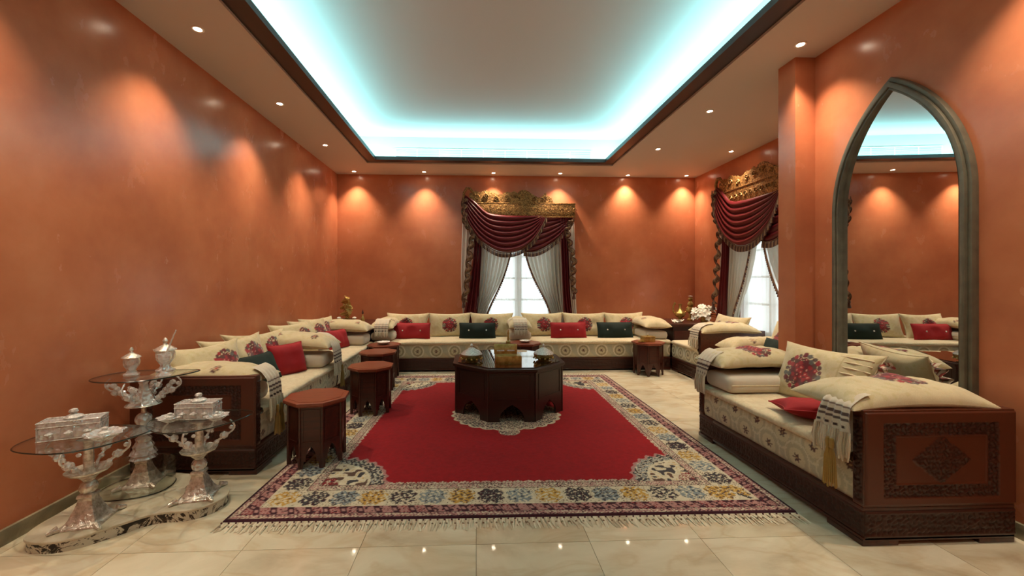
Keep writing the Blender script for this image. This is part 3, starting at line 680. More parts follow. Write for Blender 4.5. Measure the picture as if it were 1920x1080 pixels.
def throw(F, lx, w, label, path, fl_=.13, gold_x=None, group='fringed throws over bolsters', seed=0, flare=.0, tl=.2):
    root = thing('fringed_throw', label, 'throw', (0,0,0), 0, group); root.matrix_world = F @ Matrix.Translation((lx, 0, 0))
    P_ = np.array(path); seg = np.r_[0, np.cumsum(np.hypot(*(P_[1:]-P_[:-1]).T))]; tot = seg[-1]; nt = 60; nx = 40
    tt = np.linspace(0, tot, nt); py = np.interp(tt, seg, P_[:, 0]); pz = np.interp(tt, seg, P_[:, 1])
    k_ = np.ones(7)/7; py[3:-3] = np.convolve(py, k_, 'valid'); pz[3:-3] = np.convolve(pz, k_, 'valid')
    s = np.linspace(-.5, .5, nx); S_, T = np.meshgrid(s, np.arange(nt)); wid = w*(1+flare*(T/nt)**2)
    fold = .010*np.sin(S_*28+seed)*(T/nt); X = S_*wid; Y = py[T]-fold-.006; Z = pz[T]+.004
    K = np.empty(X.shape+(3,)); K[:] = lin((214,200,176)); D_ = (tot-tt)[T]
    for a, b, c_ in ((.015,.03,(58,44,40)),(.055,.068,(96,80,72)),(.085,.10,(84,62,56)),(.125,.134,(120,96,84))): K[(D_ > a) & (D_ < b)] = lin(c_)
    nz_ = (D_ > .012) & (D_ < .036) & (np.sin(S_*190) > .1); K[nz_] = lin((214,200,176))
    link('cloth', grid_mesh('cloth', [(X, Y, Z, K)]), M['print'], root)
    f = MB(); n = 34
    for i in range(n):
        q = -.5+(i+.5)/n; x = q*w*(1+flare); y = py[-1]-.008-.010*math.sin(q*28+seed); l = fl_*random.uniform(.85,1.05)
        f.col = tuple(lin(random.choice([(224,212,186),(206,190,160),(196,180,150)])))
        f.tube([(x,y,pz[-1]+.004),(x+random.uniform(-.01,.01),y-.008,pz[-1]-l*.5),(x+random.uniform(-.012,.012),y-.004,pz[-1]-l)], [.004,.006,.004], 5)
    f.build('fringe', M['trim'], root)
    if gold_x is not None:
        for gx in (gold_x if isinstance(gold_x, (list, tuple)) else [gold_x]): tassel(F, root, gx, py[-1]-.03, pz[-1]-fl_*.55, tl)
    return root

# right (near) sofa dressings: local x runs towards the camera
def R_extra(K, X, Y):
    q = np.abs(X-.17); K[(q < .004)] = FC['cream2']; m_ = X > .17; K[m_] *= .94
rc = cushion('back_cushion', 'large cream cushion with big red and grey flower medallion leaning below the mirror', FR, .66, .585, .68, 66, 10, .74, .47, .2, med_pat(-.08,-.02,.165,9,R_extra), group=G1, n=110, seed=9, pinch=.13)
# pleats and ruffle at the cushion's right end
rf = MB(); 
for q in range(3):
    rf.col = tuple(lin((214,190,160)))
gx, gy = np.meshgrid(np.linspace(0,.075,14), np.linspace(-.16,.19,60))
ruf = link('ruffle', grid_mesh('ruffle', [(.345+gx, gy, .028*np.sin(gy*95+gx*20)*(.3+gx*12)+.01, np.where((vnoise(gx*70, gy*70, 2) > .6)[..., None], lin((150,50,36)), np.where((vnoise(gx*60+9, gy*60, 5) > .6)[..., None], lin((90,64,40)), lin((216,196,170)))))]), M['print'], rc)
pl = MB()
for k in range(9):
    y0 = -.17+k*.042; pl.tube([(.14+.02*(k % 2),y0,.098*math.sqrt(max(0,1-(abs(y0)/.235)**2.6))),(.24,y0*1.02,.085*math.sqrt(max(0,1-(abs(y0)/.235)**2.6))),(.33,y0*1.05,.035)], [.003,.008,.005], 6)
pl.build('pleats', M['cover'], rc)
cushion('lumbar_cushion', 'red velvet cushion lying flat in front of the flowered cushion below the mirror', FR, 1.02, .30, .545, -6, 68, .58, .34, .13, None, M['velvet_red'], 'small velvet cushions', 30, 3, pinch=.12)
folded(FR, .25, .555, 'plain cream folded cushion at far end of the sofa under the mirror', .365, .72, .36, .14)
bolster(FR, .17, .725, 'cream bolster with red flowers on the far arm of the sofa under the mirror', w=.76, h=.42, t_=.20, ly=.35, pat=med_pat(.0,-.05,.14,4), n=100, rx=0, seed=4)
folded(FR, 1.36, .555, 'plain cream folded cushion tucked behind the near carved wooden arm', .44, .74, .30, .14)
bolster(FR, 1.36, .745, 'cream bolster with red flowers behind the near carved arm at right', w=.84, h=.44, t_=.18, ly=.37, pat=med_pat(.05,.02,.15,5), n=110, seed=5)
throw(FR, 1.47, .17, 'striped cream throw with long fringe and gold tassel beside the near carved arm', [(.08,.79),(.05,.785),(.02,.77),(-.04,.73),(-.06,.66),(-.065,.59)], .15, [.0,.025], flare=.45, tl=.24)
throw(FR, .14, .22, 'striped cream throw hanging off the far end of the sofa under the mirror', [(.08,.80),(.05,.79),(.01,.76),(-.03,.71),(-.05,.65),(-.06,.58)], .15, None, seed=2, flare=-.4)

# left near sofa: local x runs away from the camera
for lx, rz, n_, med, lab in ((.42,20,70,.16,'cream cushion with red medallion at the near end of the left sofa'),(.86,14,60,.2,'plain side of a cream cushion tucked between two on the left sofa'),(1.24,26,80,.15,'tall cream cushion with red medallion behind the bright red one on the left sofa')):
    cushion('back_cushion', lab, FL1, lx, .61, .675, 68, -rz, .70, .48, .19, med_pat(.13,.0,.15,n_) , group=G1, n=n_, seed=n_, pinch=.2)
cushion('lumbar_cushion', 'dark green velvet cushion on the near left sofa', FL1, .80, .40, .60, 66, -14, .50, .30, .13, None, M['velvet_green'], 'small velvet cushions', 28, 1, pinch=.12)
cushion('lumbar_cushion', 'bright red velvet cushion standing upright on the near left sofa', FL1, 1.17, .30, .625, 74, -26, .40, .32, .14, None, M['velvet_red'], 'small velvet cushions', 28, 2, pinch=.08)
folded(FL1, .20, .555, 'plain folded cushion behind the carved arm of the near left sofa', .44, .78, .24, .14)
bolster(FL1, .19, .70, 'cream bolster over the carved arm of the near left sofa', w=.86, h=.36, t_=.15, ly=.42, seed=6, rz=90, n=60)
folded(FL1, 1.55, .555, 'plain folded cushion at the far end of the near left sofa', .42, .8, .36, .14)
bolster(FL1, 1.56, .735, 'cream bolster with small round flowers where the two left sofas meet', w=.92, h=.42, t_=.22, ly=.42, seed=7, n=60, rz=-90)
throw(FL1, .19, .20, 'patterned throw with gold tassels hanging beside the near left carved arm', [(.08,.76),(.05,.75),(.01,.725),(-.03,.67),(-.05,.6),(-.055,.52)], .16, [-.03,.03], seed=4)
throw(FL1, 1.60, .24, 'patterned throw with gold tassel where the two left sofas meet', [(.2,.83),(.1,.82),(.02,.77),(-.03,.7),(-.05,.6),(-.055,.5)], .12, [.07], seed=5, tl=.22)
for lx, lab in ((.30,'cream cushion with red medallion at the near end of the farther left sofa'),(.78,'cream cushion with red medallion in the middle of the farther left sofa'),(1.1,'cream cushion beside the red one on the farther left sofa')):
    cushion('back_cushion', lab, FL2, lx, .62, .69, 68, -24, .62, .45, .18, med_pat(.1,.02,.12,int(lx*10)), group=G1, seed=int(lx*10), pinch=.13)
cushion('lumbar_cushion', 'red velvet cushion on the farther left sofa', FL2, 1.02, .34, .60, 72, -20, .42, .28, .13, None, M['velvet_red'], 'small velvet cushions', 24, 5, pinch=.08)
folded(FL2, 1.38, .555, 'plain folded cushion at the corner end of the farther left sofa', .42, .8, .38, .14)
bolster(FL2, 1.38, .73, 'cream bolster with small round flowers at the far left corner', w=.9, h=.42, t_=.22, ly=.42, seed=8, rz=-90)
# back sofas: end bolsters seen end-on
for F, lx, lab, lab2 in ((FB1,.12,'cream bolster seen end-on at the left end of the back sofas','plain folded cushion at the left end of the back sofas'),(FB1,2.30,'cream bolster seen end-on between the two back sofas','plain folded cushion between the two back sofas'),(FB2,2.18,'cream bolster at the right end of the back sofas','plain folded cushion at the right end of the back sofas')):
    folded(F, lx, .55, lab2, .40, .74, .36, .13)
    bolster(F, lx, .72, lab, w=.80, h=.37 if lx != 2.18 else .44, t_=.2, ly=.37, seed=int(lx*9))
throw(FB1, .12, .22, 'patterned throw over the left end bolster of the back sofas', [(.2,.82),(.1,.81),(.02,.76),(-.02,.7),(-.035,.62)], .08, None, seed=7)
throw(FB1, 2.30, .22, 'grey striped throw over the bolster between the back sofas', [(.2,.82),(.1,.81),(.02,.76),(-.02,.7),(-.035,.64)], .08, None, seed=8)
# alcove sofas
cushion('back_cushion', 'cream cushion with red medallion beside the white flowers in the alcove', FA1, .42, .66, .69, 68, 0, .78, .46, .19, med_pat(-.14,-.02,.13,2), group=G1, seed=12, pinch=.13)
cushion('lumbar_cushion', 'red velvet cushion on the short alcove sofa below the white flowers', FA1, .44, .34, .61, 72, 8, .40, .30, .13, None, M['velvet_red'], 'small velvet cushions', 24, 6, pinch=.08)
folded(FA1, .66, .555, 'plain folded cushion on the short alcove sofa', .46, .8, .30, .14)
bolster(FA1, .70, .73, 'cream bolster over the wooden arm of the short alcove sofa', w=.86, h=.38, t_=.2, ly=.42, pat=med_pat(.1,0,.11,1), seed=13)
throw(FA1, .72, .20, 'pale fringed throw hanging off the short alcove sofa arm', [(.2,.82),(.1,.81),(.02,.77),(-.02,.7),(-.035,.6)], .12, None, seed=9)
cushion('back_cushion', 'cream cushion with red medallion under the side window beside the pillar', FA2, .60, .64, .69, 68, 0, .76, .46, .19, med_pat(-.12,-.04,.13,3), group=G1, seed=14, pinch=.13)
cushion('lumbar_cushion', 'dark green velvet cushion under the side window beside the pillar', FA2, .72, .36, .60, 72, 0, .5, .27, .12, None, M['velvet_green'], 'small velvet cushions', 24, 7)
bolster(FA2, .20, .60, 'cream bolster at the far end of the side window sofa', w=.84, h=.36, t_=.2, ly=.44, seed=15)

# ---------------------------------------------------------------- corner tables
def corner_table(x0, x1, y0, y1, label, rzv=0):
    cx_, cy_ = (x0+x1)/2, (y0+y1)/2; w, d = (x1-x0)/2, (y1-y0)/2
    t_ = thing('corner_table', label, 'table', (cx_, cy_, 0), 0, 'dark corner tables')
    MB().box(-w+.03,w-.03,-d+.03,d-.03,.06,.68).build('body', M['wood_dark'], t_, bev=.004)
    MB().box(-w+.01,w-.01,-d+.01,d-.01,0,.06).build('plinth', M['wood_dark'], t_, bev=.006)
    MB().box(-w,w,-d,d,.70,.73).box(-w+.015,w-.015,-d+.015,d-.015,.68,.70).build('top', M['wood'], t_, bev=.005)
    for s in (-1, 1):
        MB().box(s*w/2-w*.4, s*w/2+w*.4, -d+.018, -d+.03, .12, .62).build('front_panel', M['wood'], t_, bev=.004)
    return t_
corner_table(-2.50,-1.64,6.44,7.44, 'dark wooden corner table in the far left corner with gold ornaments')
corner_table(3.17,4.08,6.44,7.44, 'dark wooden corner table in the far right corner with white flowers')

# ---------------------------------------------------------------- objects on the coffee table
TZ = .012+.536
def brass_bowl(loc, label, k=1):
    t_ = thing('covered_bowl', label, 'bowl', loc, 0, 'covered brass bowls on the coffee table')
    MB().lathe([(0,0),(.06,0),(.065,.012),(.085,.02),(.105,.045),(.112,.07),(.108,.074),(.0,.074)], 32, wob=.03, wn=16, k=k).build('bowl', M['brass'], t_)
    for j in range(12):
        a = 2*PI*j/12; MB().ball(.112*k*math.cos(a), .112*k*math.sin(a), .03*k, .011*k, 8).build('boss', M['brass'], t_)
    MB().lathe([(.112,.07),(.116,.078),(.104,.092),(.085,.11),(.05,.128),(.025,.145),(.01,.15),(.012,.16),(.018,.17),(.008,.185),(0,.195)], 32, wob=.02, wn=12, k=k).build('lid', M['silver_lid'], t_)
    return t_
brass_bowl((-.05,4.42,TZ), 'brass bowl with silver domed lid at the left of the coffee table', 1.0)
brass_bowl((.74,4.44,TZ), 'brass bowl with silver domed lid at the right of the coffee table', .95)
bx = thing('gold_box', 'open gold presentation box in the centre of the coffee table', 'box', (.335,4.27,TZ), R(2))
MB().box(-.135,.135,-.08,.08,0,.085).build('body', M['brass'], bx, bev=.004)
MB().box(-.128,.128,-.073,.073,.085,.089).build('rim', M['brass'], bx, bev=.002)
mb = MB(); mb.M = Matrix.Translation((-.015,.085,.085)) @ Matrix.Rotation(R(-12),4,'X'); mb.box(-.125,.125,0,.018,0,.105); lid = mb.build('lid', M['brass'], bx, bev=.003)
for s in (-1,1):
    mb = MB(); mb.M = Matrix.Translation((-.015,.083,.085)) @ Matrix.Rotation(R(-12),4,'X'); mb.box(s*.055-.04,s*.055+.04,-.003,0,.03,.042); mb.build('inlay', M['silver_lid'], lid, smooth=False)
for s in (-1,1): MB().box(s*.1-.02,s*.1+.02,-.083,-.08,.055,.07).build('clasp', M['brass'], bx)
st = thing('incense_burner', 'tall slim gold incense holder behind the gold box on the coffee table', 'ornament', (.36,4.56,TZ))
MB().lathe([(0,0),(.045,0),(.048,.01),(.02,.02),(.012,.05),(.02,.07),(.012,.09),(.01,.14),(.024,.155),(.026,.19),(.012,.2),(0,.205)], 20).build('stem', M['brass'], st)
MB().lathe([(.01,.2),(.012,.22),(.008,.26),(.014,.28),(.006,.32),(0,.33)], 14).build('stick', M['brass'], st)
# brass box on far right stool, silver dish on middle stool
bb = thing('brass_box', 'small brass box on the stool before the back sofa', 'box', (2.63,6.12,.496), R(6))
MB().box(-.09,.09,-.06,.06,0,.06).build('body', M['brass'], bb, bev=.004); MB().box(-.094,.094,-.064,.064,.06,.085).build('lid', M['brass'], bb, bev=.008)
MB().ball(0,0,.095,.012).build('knob', M['brass'], bb)
dd = thing('brass_dish', 'shallow brass tray beside the box on the far right stool', 'dish', (2.52,6.08,.496))
MB().lathe([(0,0),(.05,0),(.062,.012),(.058,.012),(.045,.004),(0,.004)], 24).build('tray', M['brass'], dd); MB().ball(0,0,.01,.008).build('knob', M['brass'], dd)
sd = thing('silver_dish', 'small silver dish on the stool behind the coffee table', 'dish', (.74,6.12,.508-.012))
MB().lathe([(0,0),(.05,0),(.08,.02),(.085,.03),(.078,.026),(.045,.008),(0,.008)], 28).build('bowl', M['silver_lid'], sd); MB().ball(0,0,.02,.014).build('knob', M['silver_lid'], sd)
sj = thing('silver_dish', 'silver dish on the far left corner stool', 'dish', (-1.36,6.0,.496))
MB().lathe([(0,0),(.05,0),(.09,.025),(.1,.04),(.09,.034),(.045,.008),(0,.008)], 28).build('bowl', M['silver_lid'], sj); MB().ball(0,0,.02,.016).build('knob', M['silver_lid'], sj)

# ornaments on the corner tables
def gold_figure(loc):
    t_ = thing('gold_ornament', 'gold leaf-shaped ornament on a dark base on the left corner table', 'ornament', loc)
    MB().box(-.11,.11,-.07,.07,0,.07).build('base', M['wood_dark'], t_, bev=.004)
    rr = random.Random(4); g = MB()
    for k in range(16):
        z = .08+.022*k; w = .14*(1-abs(k-7)/12); a = rr.uniform(-.5,.5)
        g.tube([(-.02+.05*math.sin(k*1.3)-w*.5,a*.05,z-.02),(.0+.03*math.sin(k*.7),-.03,z+.02),(w*.55,a*.05,z-.01+.02*math.sin(k))], [.012,.034,.01], 8)
    g.tube([(-.04,0,.25),(-.07,0,.33),(-.05,0,.42)], [.02,.022,.006], 8)
    g.build('leaves', M['brass'], t_)
    for s, z in ((-.13,.085),(.12,.085)): MB().ball(s,-.04,z,.035,12,.6).build('shell', M['petal'], t_)
    MB().ball(-.1,-.09,.03,.03,12).build('shell', M['petal'], t_); return t_
gold_figure((-2.14,6.85,.73))
b_ = thing('scent_bottle', 'small slim amber and gold bottle on the left corner table', 'bottle', (-1.88,6.8,.73))
MB().lathe([(0,0),(.05,0),(.05,.01),(.03,.03),(.035,.06),(.022,.1),(.01,.12),(.01,.15)], 18).build('body', M['brass'], b_); MB().lathe([(.01,.15),(.018,.165),(.012,.19),(.004,.22),(0,.225)], 14).build('stopper', M['wood_side'], b_)
ew = thing('ewer', 'gold ewer with tall curved handle beside the white flowers', 'ewer', (3.56,6.95,.73))
MB().lathe([(0,0),(.06,0),(.055,.015),(.02,.03),(.03,.05),(.085,.10),(.09,.14),(.05,.19),(.022,.23),(.02,.27),(.035,.30),(0,.3)], 24).build('body', M['brass'], ew)
MB().tube([(-.07,0,.1),(-.12,0,.17),(-.12,0,.26),(-.09,0,.32),(-.07,0,.29)], [.012,.012,.013,.018,.01], 8).build('handle', M['brass'], ew)
MB().tube([(.07,0,.13),(.11,0,.17),(.12,0,.23),(.15,0,.25)], [.015,.011,.009,.008], 8).build('spout', M['brass'], ew)
to = thing('gold_finial', 'tall pierced gold ornament behind the white flowers', 'ornament', (3.80,7.05,.73))
MB().lathe([(0,0),(.06,0),(.06,.02),(.03,.04),(.025,.12),(.06,.16),(.06,.2),(.03,.24),(.05,.27),(.05,.30),(.02,.34),(.04,.38),(.035,.40),(0,.42)], 18, wob=.12, wn=6).build('body', M['brass'], to)
MB().lathe([(0,.43),(.035,.425),(.04,.432),(0,.44)], 14).build('cap', M['silver_lid'], to)
fb = thing('flower_bouquet', 'arrangement of white blossoms on the right corner table', 'flowers', (3.86,6.72,.73))
MB().lathe([(0,0),(.05,0),(.06,.03),(.05,.07),(.06,.1),(.05,.1),(0,.08)], 18).build('vase', M['brass'], fb)
rr = random.Random(2); fm = []
for v_ in range(2):
    f = MB()
    for k in range(5):
        a = 2*PI*k/5; f.M = Matrix.Rotation(a,4,'Z') @ Matrix.Rotation(R(-18),4,'Y'); f.add([(0,0,0),(.018,-.014,.004),(.038,-.016,.006),(.05,0,.0),(.038,.016,.006),(.018,.014,.004)], [(0,1,5),(1,2,4,5),(2,3,4)])
    f.M = Matrix.Identity(4); f.ball(0,0,.004,.007,6); me = f.mesh('blossom'); me.materials.append(M['petal']); fm.append(me)
stm = MB()
for k in range(42):
    a = rr.uniform(0,2*PI); e = rr.uniform(-.45,1.3); r_ = rr.uniform(.12,.19)
    p = Vector((r_*math.cos(a)*math.cos(e)*1.15, r_*math.sin(a)*math.cos(e)*.8-.05, .13+r_*math.sin(e)*.8))
    if p.z < .02 and p.y > -.33: p.z = .03
    o = bpy.data.objects.new('blossom', fm[k % 2]); o.parent = fb; C.objects.link(o); o.location = p
    d_ = (p-Vector((0,.08,.05))).normalized(); o.rotation_mode = 'QUATERNION'; o.rotation_quaternion = d_.to_track_quat('Z','Y'); o.scale = (1.15,)*3
    stm.tube([(0,0,.09),tuple(p*.6+Vector((0,0,.06))),tuple(p)], .003, 4)
stm.build('stems', M['leafgreen'], fb)
lf = thing('flower_spray', 'small spray of pale petals at the left edge of the right corner table', 'flowers', (3.34,6.6,.73))
for k in range(6):
    o = bpy.data.objects.new('blossom', fm[0]); o.parent = lf; C.objects.link(o); o.location = (-.07+.03*k, .01*(-1)**k, .02+.008*(k % 2)); o.rotation_euler = (R(30), R(20*(-1)**k), k)
MB().tube([(-.08,0,.012),(0,.005,.01),(.09,0,.012)], .004, 5).build('stem', M['leafgreen'], lf)

# ---------------------------------------------------------------- crystal stands on the kidney plinth
def smooth_poly(pts, it=3):
    for _ in range(it):
        q = []
        for i in range(len(pts)):
            a, b = pts[i], pts[(i+1) % len(pts)]
            q += [(a[0]*.75+b[0]*.25, a[1]*.75+b[1]*.25), (a[0]*.25+b[0]*.75, a[1]*.25+b[1]*.75)]
        pts = q
    return pts
pp = smooth_poly([(-2.42,2.28),(-2.33,2.17),(-2.12,2.18),(-1.98,2.32),(-1.86,2.44),(-1.66,2.44),(-1.55,2.58),(-1.62,2.76),(-1.84,2.86),(-2.08,2.95),(-2.33,2.93),(-2.45,2.74),(-2.42,2.5)])
cx_, cy_ = -2.0, 2.55; pl_ = [(x-cx_, y-cy_) for x, y in pp]
pr_ = thing('kidney_plinth', 'low kidney-shaped marble plinth with distressed edge under the crystal stands', 'plinth', (cx_, cy_, 0))
MB().prism([(x*.985, y*.985) for x, y in pl_], .0, .055).build('edge', M['plinth_edge'], pr_, smooth=False)
MB().prism(pl_, .050, .064).build('top', M['plinth_top'], pr_, bev=.005, smooth=False)
def scroll(s, k, z0, z1, reach, mb):
    pts = []; 
    for i in range(15):
        t_ = i/14; x = .05+reach*math.sin(t_*PI*.62)**1.0*(1 if t_ < .8 else 1)-.02*math.sin(t_*PI*2); z = z0+(z1-z0)*(t_**1.1)
        pts.append((x*math.cos(s), x*math.sin(s), z))
    mb.tube(pts, [.008-.003*i/14 for i in range(15)], 6)
def plate(root, outline, z, loc, th=.009):
    pts = smooth_poly([(x-loc[0], y-loc[1]) for x, y in outline], 3)
    o = MB().prism(pts, z-th, z).build('glass_top', M['smoke'], root, smooth=False)
    MB().tube([(x, y, z-th/2) for x, y in pts], th*.42, 4, closed=True).build('rim', M['glass_edge'], o)
def crystal_stand(loc, H, label, kind, outline):
    r = thing('crystal_stand', label, 'stand', loc, 0, 'crystal pedestal stands')
    f = MB(); f.lathe([(.135,0),(.13,.012),(.105,.02),(.085,.045),(.062,.09),(.05,.12),(.045,.14),(.055,.145),(.05,.16),(.03,.165)], 4, a0=PI/4+R(12), k=1.0); 
    ft = f.build('foot', M['silver'], r, bev=.004)
    for k in range(4):
        a = PI/2*k+PI/4+R(12); MB().tube([(.12*math.cos(a),.12*math.sin(a),.02),(.15*math.cos(a),.15*math.sin(a),.012),(.165*math.cos(a),.165*math.sin(a),.0085)], [.018,.013,.008], 8).build('claw', M['silver'], r)
    if kind == 'tall':
        MB().lathe([(.05,.16),(.075,.17),(.06,.19),(.075,.2),(.055,.235),(.06,.25),(.04,.28),(.045,.30),(.02,.32),(.09,.345),(.03,.365),(.018,.38)], 20, wob=.06, wn=8).build('tiers', M['crystal'], r)
        MB().ball(0,0,.425,.048,16).build('crystal_ball', M['crystal'], r)
        MB().lathe([(.014,.37),(.014,.5),(.03,.51),(.10,.525),(.095,.532),(.02,.53),(.016,.55),(.014,H-.012),(.045,H-.010),(.045,H-.01)], 20).build('stem', M['silver'], r)
        MB().lathe([(.085,.532),(.06,.56),(.03,.62),(.022,.66),(.035,.69),(.05,H-.012)], 12, wob=.08, wn=6).build('crystal_collar', M['crystal'], r)
        zb, zt, reach = .535, H-.012, .15
    else:
        MB().ball(0,0,.195,.042,16).build('crystal_ball' , M['crystal'] if kind == 'b' else M['silver'], r)
        MB().lathe([(.025,.23),(.03,.24),(.05,.262),(.095,.285),(.10,.295),(.09,.292),(.03,.275),(.022,.3),(.024,.36),(.020,.42),(.024,H-.02),(.05,H-.010)], 20, wob=.03, wn=8).build('stem', M['silver'], r)
        zb, zt, reach = .29, H-.012, .13
    n_arm = 4
    for k in range(n_arm):
        s = 2*PI*k/n_arm+R(10); m_ = MB(); scroll(s, 1, zb, zt, reach, m_); ar = m_.build('scroll_arm', M['crystal'], r)
        for q, (rr_, zz, rad) in enumerate([(reach+.01, zb+(zt-zb)*.45, .026), (reach*.75, zb+(zt-zb)*.22, .016), (reach+.05, zb+(zt-zb)*.72, .014), (reach*.55,zb+(zt-zb)*.62,.012)]):
            MB().lathe([(0,-rad),(rad*.8,-rad*.55),(rad,0),(rad*.8,rad*.55),(0,rad)], 8, rr_*math.cos(s), rr_*math.sin(s), zz).build('crystal_drop', M['crystal'], ar, smooth=False)
        if kind == 'tall':
            for q in range(5):
                rad = .02; rr_ = reach*(.55+.13*q); zz = zb+.03+(zt-zb-.05)*q/5
                MB().lathe([(0,-rad),(rad*.8,-rad*.55),(rad,0),(rad*.8,rad*.55),(0,rad)], 8, rr_*math.cos(s+.12), rr_*math.sin(s+.12), zz).build('crystal_drop', M['crystal'], ar, smooth=False)
    plate(r, outline, H, loc); return r
S1, S2, S3 = (-2.17,2.36,.064), (-2.22,2.80,.064), (-1.74,2.62,.064)
crystal_stand(S1, .476, 'crystal and silver stand with glass top nearest the camera, at left', 'a', [(-2.43,2.2),(-2.3,2.14),(-2.1,2.12),(-1.96,2.22),(-1.88,2.46),(-1.96,2.52),(-2.2,2.56),(-2.45,2.52),(-2.47,2.34)])
crystal_stand(S2, .716, 'tallest crystal and silver stand with glass top, against the left wall', 'tall', [(-2.50,2.68),(-2.3,2.60),(-2.08,2.66),(-1.98,2.84),(-1.95,3.00),(-2.1,2.99),(-2.35,3.0),(-2.5,2.9)])
crystal_stand(S3, .476, 'crystal and silver stand with glass top, rightmost beside the carved sofa arm', 'b', [(-2.06,2.64),(-1.95,2.46),(-1.75,2.37),(-1.56,2.46),(-1.46,2.72),(-1.52,2.82),(-1.75,2.82),(-2.0,2.78)])
# glass riser around the tall stand's foot
gr = thing('glass_riser', 'clear glass tray with upright curved wall around the foot of the tallest stand', 'glass tray', (-2.17,2.74,.066))
go = smooth_poly([(-.23,-.14),(-.10,-.19),(.10,-.15),(.19,-.04),(.12,.15),(-.1,.15),(-.24,.1)], 3)
n_ = len(go); mb = MB(); th = .006
mb.prism(go, 0, .003); mb.build('tray', M['glass'], gr, smooth=False)
w_ = MB(); inn = [(x*.975, y*.975) for x, y in go]
for i in range(n_):
    j = (i+1) % n_; w_.add([(*go[i],.0),(*go[j],.0),(*go[j],.15),(*go[i],.15),(*inn[i],.0),(*inn[j],.0),(*inn[j],.15),(*inn[i],.15)], [(0,1,2,3),(5,4,7,6),(3,2,6,7)])
w_.build('glass_wall', M['glass'], gr, smooth=False)
MB().tube([(x,y,.15) for x,y in go], .004, 6, closed=True).build('top_rim', M['glass'], gr)
MB().tube([(x,y,.003) for x,y in go], .003, 4, closed=True).build('bottom_rim', M['glass_edge'], gr)

def crystal_box(loc, rz, w, label):
    t_ = thing('crystal_box', label, 'box', loc, rz, 'crystal lidded boxes')
    MB().box(-w/2,w/2,-.05,.05,0,.075).build('body', M['crystal'], t_, bev=.006)
    MB().box(-w/2-.004,w/2+.004,-.054,.054,.075,.10).build('lid', M['crystal'], t_, bev=.008)
    ed = MB()
    for zz in (.004,.076,.101):
        ed.tube([(-w/2-.003,-.053,zz),(w/2+.003,-.053,zz),(w/2+.003,.053,zz),(-w/2-.003,.053,zz)], .0028, 5, closed=True)
    for a_ in (-1,1):
        for b2 in (-1,1): ed.tube([(a_*w/2,b2*.051,0),(a_*w/2,b2*.051,.1)], .0028, 5)
    ed.build('edge_glint', M['silver_lid'], t_)  # silver tubes added along the edges, standing in for bright crystal glints
    for q_ in range(3): MB().lathe([(0,-.012),(.012,-.006),(.02,0),(.012,.006),(0,.012)], 8, (q_-1)*w*.3, -.056, .04).build('rosette', M['silver_lid'], t_, smooth=False)
    for k in range(5): MB().box(-w/2+.01+k*(w-.02)/5, -w/2+.01+(k+.8)*(w-.02)/5, -.053, -.05, .01, .065).build('cut_facet', M['crystal'], t_, bev=.001)
    MB().lathe([(0,.098),(.035,.10),(.042,.112),(.02,.125),(.01,.13),(.02,.14),(.016,.152),(0,.158)], 14, wob=.1, wn=7).build('knob', M['silver_lid'], t_)
    return t_
def crystal_dish(loc, rz, label, k=1):
    t_ = thing('crystal_dish', label, 'dish', loc, rz, 'leaf-shaped crystal dishes')
    MB().lathe([(0,0),(.03,0),(.045,.012),(.075,.035),(.095,.045),(.09,.05),(.05,.028),(0,.014)], 20, wob=.14, wn=7, k=k).build('bowl', M['crystal'], t_)
    MB().lathe([(.0,.012),(.03,.03),(.035,.05),(.012,.062),(.018,.075),(0,.082)], 12, k=k).build('lid', M['silver_lid'], t_); return t_
crystal_box((-2.25,2.36,.541), R(22), .26, 'large crystal lidded box on the near left glass stand')
crystal_dish((-2.03,2.30,.541), 0, 'leaf-shaped crystal dish on the near left glass stand', .9)
crystal_box((-1.77,2.66,.541), R(4), .22, 'crystal lidded box on the right glass stand')
crystal_dish((-1.62,2.60,.541), 0, 'leaf-shaped crystal dish at the right of the right glass stand', .7)
crystal_dish((-1.89,2.58,.541), 0, 'leaf-shaped crystal dish at the left of the right glass stand', .7)
def crystal_jar(loc, k, label):
    t_ = thing('crystal_jar', label, 'jar', loc, 0, 'crystal jars on the tallest stand')
    MB().lathe([(0,0),(.04,0),(.045,.01),(.03,.02),(.022,.035),(.03,.05),(.042,.07),(.045,.10),(.04,.12),(.0,.12)], 18, k=k, wob=.04, wn=9).build('body', M['crystal'], t_)
    MB().lathe([(.055,.12),(.05,.128),(.03,.14),(.012,.15),(.008,.16),(.013,.17),(.007,.185),(0,.19)], 18, k=k).build('lid', M['silver'], t_); return t_
crystal_jar((-2.30,2.80,.781), 1.0, 'lower crystal jar with silver lid, left on the tallest stand')
crystal_jar((-2.17,2.92,.781), 1.25, 'taller crystal jar with silver lid at the back of the tallest stand')
mo = thing('crystal_mortar', 'crystal cup with a slanting glass rod on the tallest stand', 'cup', (-2.09,2.80,.781))
MB().lathe([(0,0),(.045,0),(.03,.015),(.01,.03),(.01,.07),(.03,.09),(.042,.12),(.04,.14),(.034,.14),(.026,.1),(0,.09)], 18, wob=.05, wn=8).build('cup', M['crystal'], mo)
MB().tube([(.0,0,.10),(.03,.01,.2),(.065,.02,.30)], [.007,.006,.004], 8).build('rod', M['crystal'], mo)

